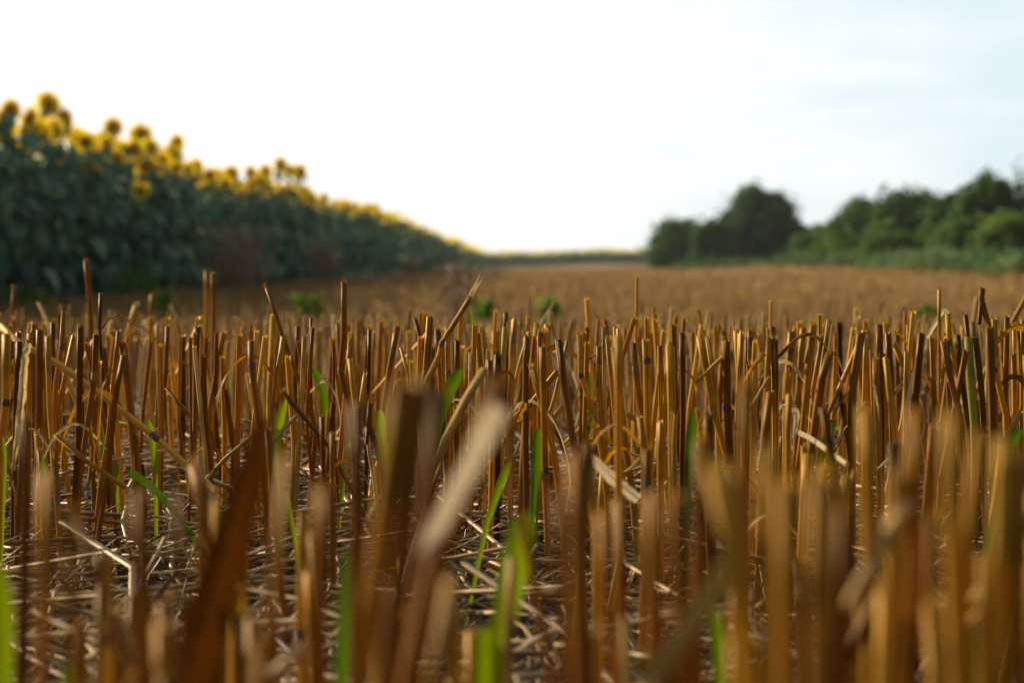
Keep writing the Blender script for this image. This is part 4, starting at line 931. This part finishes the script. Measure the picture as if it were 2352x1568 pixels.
# ---------------------------------------------------------------- bushes on the right
def bush(name, px, ptop, hw, Y, tint, label, n=5200, cat='bush', sparse=1.0, leafsz=.13, base=None, mat=None, group='bushes along the right edge of the field', lobes=9, lowfill=True):
    x = (px - 1176) / FX * Y; g = gz(x, Y); top = at(px, ptop, Y).z; h = top - g; w = hw / FX * Y
    rn = random.Random(int(px * 7 + Y)); root = empty(name, (x, Y, g)); org = root.location.copy()
    # trunk with tapering limbs that reach into the crown
    tr = MB(); tips = []
    for k in range(5):
        az = rn.uniform(0, 6.28); r = w * rn.uniform(.25, .7)
        p0 = Vector((x + rn.uniform(-.1, .1), Y, g - .05)); p1 = p0 + Vector((math.cos(az) * r * .4, math.sin(az) * r * .4, h * .35)); p2 = p0 + Vector((math.cos(az) * r, math.sin(az) * r, h * rn.uniform(.7, .9)))
        V, F, U = [], [], []; kk = 6
        for (p, rr) in ((p0, .05 * h / 3), (p1, .035 * h / 3), (p2, .012 * h / 3)):
            for j in range(kk): V.append((p.x + math.cos(j * 1.047) * rr, p.y + math.sin(j * 1.047) * rr, p.z)); U.append((j, 0, p.z))
        for i in range(2):
            for j in range(kk): F.append((i * kk + j, i * kk + (j + 1) % kk, (i + 1) * kk + (j + 1) % kk, (i + 1) * kk + j))
        tr.add(V, F, .5, U); tips.append(p2)
    tr.build('trunk', M_BARK, root, org)
    cs, ts = [], []
    lob = [(Vector((x + rn.uniform(-.1, .1) * w, Y, g + h * .55)), Vector((w * .85, w * .8, h * .38))), (Vector((x, Y - .2 * w, g + h * .28)), Vector((w * 1.02, w * .8, h * .32)))]
    for k in range(lobes * 2):
        u = rn.uniform(-1, 1); zz = rn.uniform(.3, .93 - .33 * abs(u)); r = rn.uniform(.10, .26)
        lob.append((Vector((x + u * w * .78, Y + rn.uniform(-.7, .5) * w, g + h * zz)), Vector((w * r * 1.3, w * r * 1.3, h * r * .75))))
    if lowfill:
        for k in range(5): lob.append((Vector((x + rn.uniform(-.85, .85) * w, Y - rn.uniform(.1, .6) * w, g + h * .18)), Vector((w * .35, w * .35, h * .22))))
    vol = sum(e.x * e.z for _, e in lob)
    for (c, e) in lob:
        m = int(3.0 * n * e.x * e.z / vol); lt = rn.gauss(-.03, .12)
        d = RNG.normal(0, 1, (m, 3)); d /= np.linalg.norm(d, axis=1)[:, None]; rr = RNG.random(m) ** .35 * (1 + .20 * np.sin(d[:, 0] * 7 + lt * 30) * np.sin(d[:, 2] * 8 + d[:, 1] * 4))
        clump = RNG.random(m) < .88
        pp = np.array(c) + d * rr[:, None] * np.array(e) * np.where(clump, 1, 1.28)[:, None]
        cs.append(pp); ts.append(np.clip(RNG.normal(tint + lt, .09, m), 0, 1))
    cs = np.concatenate(cs); ts = np.concatenate(ts)
    # small gaps
    gap = np.sin(cs[:, 0] * 5.1 + cs[:, 1] * 3) * np.sin(cs[:, 2] * 6.3 + cs[:, 0] * 2) > (.93 if sparse >= 1 else .2)
    keep = ~gap | (RNG.random(len(cs)) < .25); cs, ts = cs[keep], ts[keep]
    if sparse < 1: kp = RNG.random(len(cs)) < sparse; cs, ts = cs[kp], ts[kp]
    cs[:, 2] = np.maximum(cs[:, 2], ground_z(cs[:, 0], cs[:, 1]) + .03)
    nrm = RNG.normal(0, 1, (len(cs), 3)) + np.array([0, 0, .8])
    o = mesh_obj_leafquads('crown', mat or M_BUSH, cs - np.array(org), leafsz, ts, nrm=nrm); o.parent = root
    tag(root, label, cat, group); return root
bush('bush', 1562, 492, 78, 86, .38, 'lower rounded dark bush at the left end of the bush line')
bush('bush', 1742, 424, 106, 80, .33, 'large dark rounded bush, tallest of the left group', n=9000, lobes=14)
bush('bush', 1640, 500, 50, 78, .42, 'mid green bush filling in before the large rounded bush', n=3000)
bush('bush', 1880, 522, 75, 76, .48, 'low green bush in the dip between the two tall groups', n=3500)
bush('bush', 1985, 452, 82, 60, .42, 'left part bush of the right tall group with an uneven top', n=6000)
bush('bush', 2095, 424, 95, 57, .40, 'broad dark bush in the middle of the right tall group', n=8000, lobes=13)
bush('tree', 2262, 398, 80, 50, .34, 'dark tree with a pointed top at the right', n=8000, cat='tree', lobes=13)
bush('tree', 2340, 352, 36, 52, .25, 'sparse thin-leaved treetop at the right edge against the sky', n=1500, cat='tree', sparse=.45, leafsz=.08)
bush('bush', 2195, 505, 66, 42, .58, 'light green bush in front of the dark right tree', lobes=16, n=5500, leafsz=.08)
bush('bush', 2310, 482, 72, 40, .60, 'yellow-green bush at the right edge', lobes=16, n=5500, leafsz=.08)
bush('bush', 2050, 525, 70, 48, .58, 'mid green low bush before the broad dark one', n=4000, leafsz=.08)
bush('bush', 2175, 440, 60, 53, .45, 'bush joining the broad dark one to the pointed dark tree', n=4500)
bush('bush', 1820, 505, 60, 79, .5, 'small bush leaning against the right side of the large rounded one', n=3000)
bush('bush', 1930, 500, 60, 62, .5, 'small bush at the left foot of the right tall group', n=3000)
bush('bush', 2440, 450, 80, 44, .6, 'green bush running out of the right edge', n=4000)
TW = 'pale green tall weeds at the foot of the bushes'
def tall_weed(px, pt, hw, Y, tint, label):
    x0 = (px - 1176) / FX * Y; g0 = gz(x0, Y); h = (at(px, pt, Y).z - g0) * .82; tint = tint * .72 - .08; w = hw / FX * Y * 1.5; rn = random.Random(px)
    root = empty('tall_weed', (x0, Y, g0)); org = root.location.copy(); mb = MB(); C = []; T = []
    for k in range(90):
        x = x0 + rn.gauss(0, .5) * w; y = Y + rn.gauss(0, .5); g = gz(x, y); hh = h * rn.uniform(.35, 1.15) * (1 - .25 * abs(x - x0) / w) * (.6 + .4 * rn.random()); p0 = Vector((x, y, g - .02)); p1 = Vector((x + rn.gauss(0, .12) * hh, y, g + hh)); r = .006
        V = [(p.x + math.cos(j * 2.09) * rr, p.y + math.sin(j * 2.09) * rr, p.z) for p, rr in ((p0, r), (p1, r * .4)) for j in range(3)]
        mb.add(V, [(j, (j + 1) % 3, 3 + (j + 1) % 3, 3 + j) for j in range(3)], .4, [(0, 0, k)] * 6)
        tt = rn.gauss(tint, .15)
        for _ in range(22):
            u = rn.random() ** .8; q = p0.lerp(p1, u); sp = .12 * hh + .05; C.append((q.x + rn.gauss(0, sp), q.y + rn.gauss(0, sp), max(g + .02, q.z + rn.gauss(0, .05)))); T.append(tt + rn.gauss(0, .1) + .15 * u)
    mb.build('stem', M_SFSTEM, root, org)
    o = mesh_obj_leafquads('foliage', M_WEED, np.array(C) - np.array(org), .055, np.clip(np.array(T), 0, 1), elong=2.4); o.parent = root
    tag(root, label, 'weeds', TW)
for (px, pt, hw, Y, tt, lab) in [(1640, 583, 60, 72, .35, 'dull green weed clump under the left bushes'), (1730, 586, 55, 70, .3, 'dark weed clump under the large rounded bush'), (1830, 570, 55, 66, .5, 'weed clump right of the large rounded bush'), (1900, 560, 60, 60, .62, 'grey-green weed clump under the low dip'),
        (1975, 556, 55, 50, .7, 'pale weed clump left of the right tall group'), (2060, 560, 50, 44, .7, 'pale grey-green weed clump under the broad bush'), (2130, 556, 50, 38, .85, 'palest weed clump in front of the right bushes'), (2210, 562, 50, 34, .7, 'weed clump under the light green bush'), (2290, 556, 55, 32, .62, 'weed clump under the yellow-green bush'), (2360, 560, 50, 30, .7, 'weed clump at the right edge of the photo')]:
    tall_weed(px, pt, hw, Y, tt, lab)

# ---------------------------------------------------------------- weeds in the field
def weed(px, py_top, py_base_px, hw, Y, mat, tint, label, dry=False, n=60, cat='weed', name='weed', base_z=None):
    x = (px - 1176) / FX * Y; g = gz(x, Y); h = at(px, py_top, Y).z - g; w = hw / FX * Y
    root = empty(name, (x, Y, g)); org = root.location.copy(); rn = random.Random(int(px)); st = MB(); C = []
    for k in range(n):
        bx, by = x + rn.gauss(0, w * .35), Y + rn.gauss(0, w * .35); tx = bx + rn.gauss(0, w * .25); ty = by + rn.gauss(0, w * .2); hh = h * (1 - .5 * abs(rn.gauss(0, .5))); hh = max(hh, h * .3)
        p0 = Vector((bx, by, g)); p1 = Vector((tx, ty, g + hh)); r = .0016 if dry else .0014; r *= max(1, Y / 12)
        V = []; 
        for (p, rr) in ((p0, r), (p0.lerp(p1, .5) + Vector((rn.gauss(0, .01), 0, 0)), r * .8), (p1, r * .4)):
            for j in range(3): V.append((p.x + math.cos(j * 2.09) * rr, p.y + math.sin(j * 2.09) * rr, p.z))
        F = [(i * 3 + j, i * 3 + (j + 1) % 3, (i + 1) * 3 + (j + 1) % 3, (i + 1) * 3 + j) for i in range(2) for j in range(3)]
        st.add(V, F, rn.uniform(.2, .8), [(0, 0, k)] * 9)
        for _ in range(14 if dry else 7):
            u = rn.uniform(.25, 1); q = p0.lerp(p1, u); C.append((q.x + rn.gauss(0, w * .07), q.y + rn.gauss(0, w * .07), q.z + rn.gauss(0, h * .03)))
    st.build('stem', M_DRYWEED if dry else M_SFSTEM, root, org)
    C = np.array(C) - np.array(org); o = mesh_obj_leafquads('foliage' if dry else 'leaves', mat, C, (.012 if dry else .035) * max(1, (Y / 14) if dry else 1), np.clip(RNG.normal(tint, .2, len(C)), 0, 1)); o.parent = root  # on dry weeds these small faces are seed heads, not leaves
    tag(root, label, cat, 'dry weeds in the field' if dry else 'green weeds in the field')
weed(545, 505, 0, 95, 21.5, M_DRYWEED, .5, 'big brown dried weed clump in front of the sunflower wall', True, 150, 'dry weed', 'dry_weed')
weed(742, 545, 0, 52, 31, M_DRYWEED, .45, 'smaller brown dried weed clump further along the sunflower wall', True, 90, 'dry weed', 'dry_weed')
weed(945, 585, 0, 30, 55, M_DRYWEED, .5, 'faint distant brown weed clump near the end of the sunflower wall', True, 50, 'dry weed', 'dry_weed')
weed(1052, 562, 0, 55, 6.5, M_DRYWEED, .35, 'wispy reddish dried weed standing up from the stubble at centre', True, 34, 'dry weed', 'dry_weed')
weed(1270, 640, 0, 10, 5.5, M_DRYWEED, .6, 'single thin dried weed stem right of centre', True, 1, 'dry weed', 'dry_weed')
GW = .75
weed(712, 676, 0, 44, 9.5, M_FIELDWEED, .55, 'low green weed left of the tallest dark stalk', False, 30)
weed(1112, 686, 0, 38, 8.5, M_FIELDWEED, .55, 'low green weed right behind the split-tip straw', False, 26)
weed(1256, 682, 0, 30, 8.5, M_FIELDWEED, .75, 'bright green weed right of centre behind the stubble', False, 24)
weed(2130, 700, 0, 44, 8.5, M_FIELDWEED, .4, 'faint green weed in front of the white bent leaf', False, 18)
weed(60, 655, 0, 60, 12.5, M_FIELDWEED, .5, 'green weed at the foot of the sunflowers, left edge', False, 40)
weed(310, 608, 0, 80, 15.5, M_FIELDWEED, .3, 'dark green weed strip at the foot of the sunflower wall', False, 50)
weed(380, 668, 0, 30, 10, M_FIELDWEED, .5, 'dim green weed in the shaded part of the field', False, 14)

# make repeated labels honest: they stay shared only inside the same group

def haze():
    m, t = newmat('haze'); out = N(t, 'ShaderNodeOutputMaterial'); v = N(t, 'ShaderNodeVolumePrincipled')
    v.inputs['Color'].default_value = (.86, .93, 1, 1); v.inputs['Density'].default_value = .00035; v.inputs['Anisotropy'].default_value = .3
    t.links.new(v.outputs[0], out.inputs['Volume'])
    x0, x1, y0, y1, z0, z1 = -905, 905, -65, 1505, -1.6, 6.5
    V = [(x, y, z) for z in (z0, z1) for y in (y0, y1) for x in (x0, x1)]
    me = bpy.data.meshes.new('haze'); me.from_pydata(V, [], [(0, 2, 3, 1), (4, 5, 7, 6), (0, 1, 5, 4), (2, 6, 7, 3), (0, 4, 6, 2), (1, 3, 7, 5)]); me.materials.append(m)
    o = bpy.data.objects.new('haze', me); COL.objects.link(o); tag(o, 'thin pale summer haze over the far end of the field', 'haze', kind='stuff')
haze()
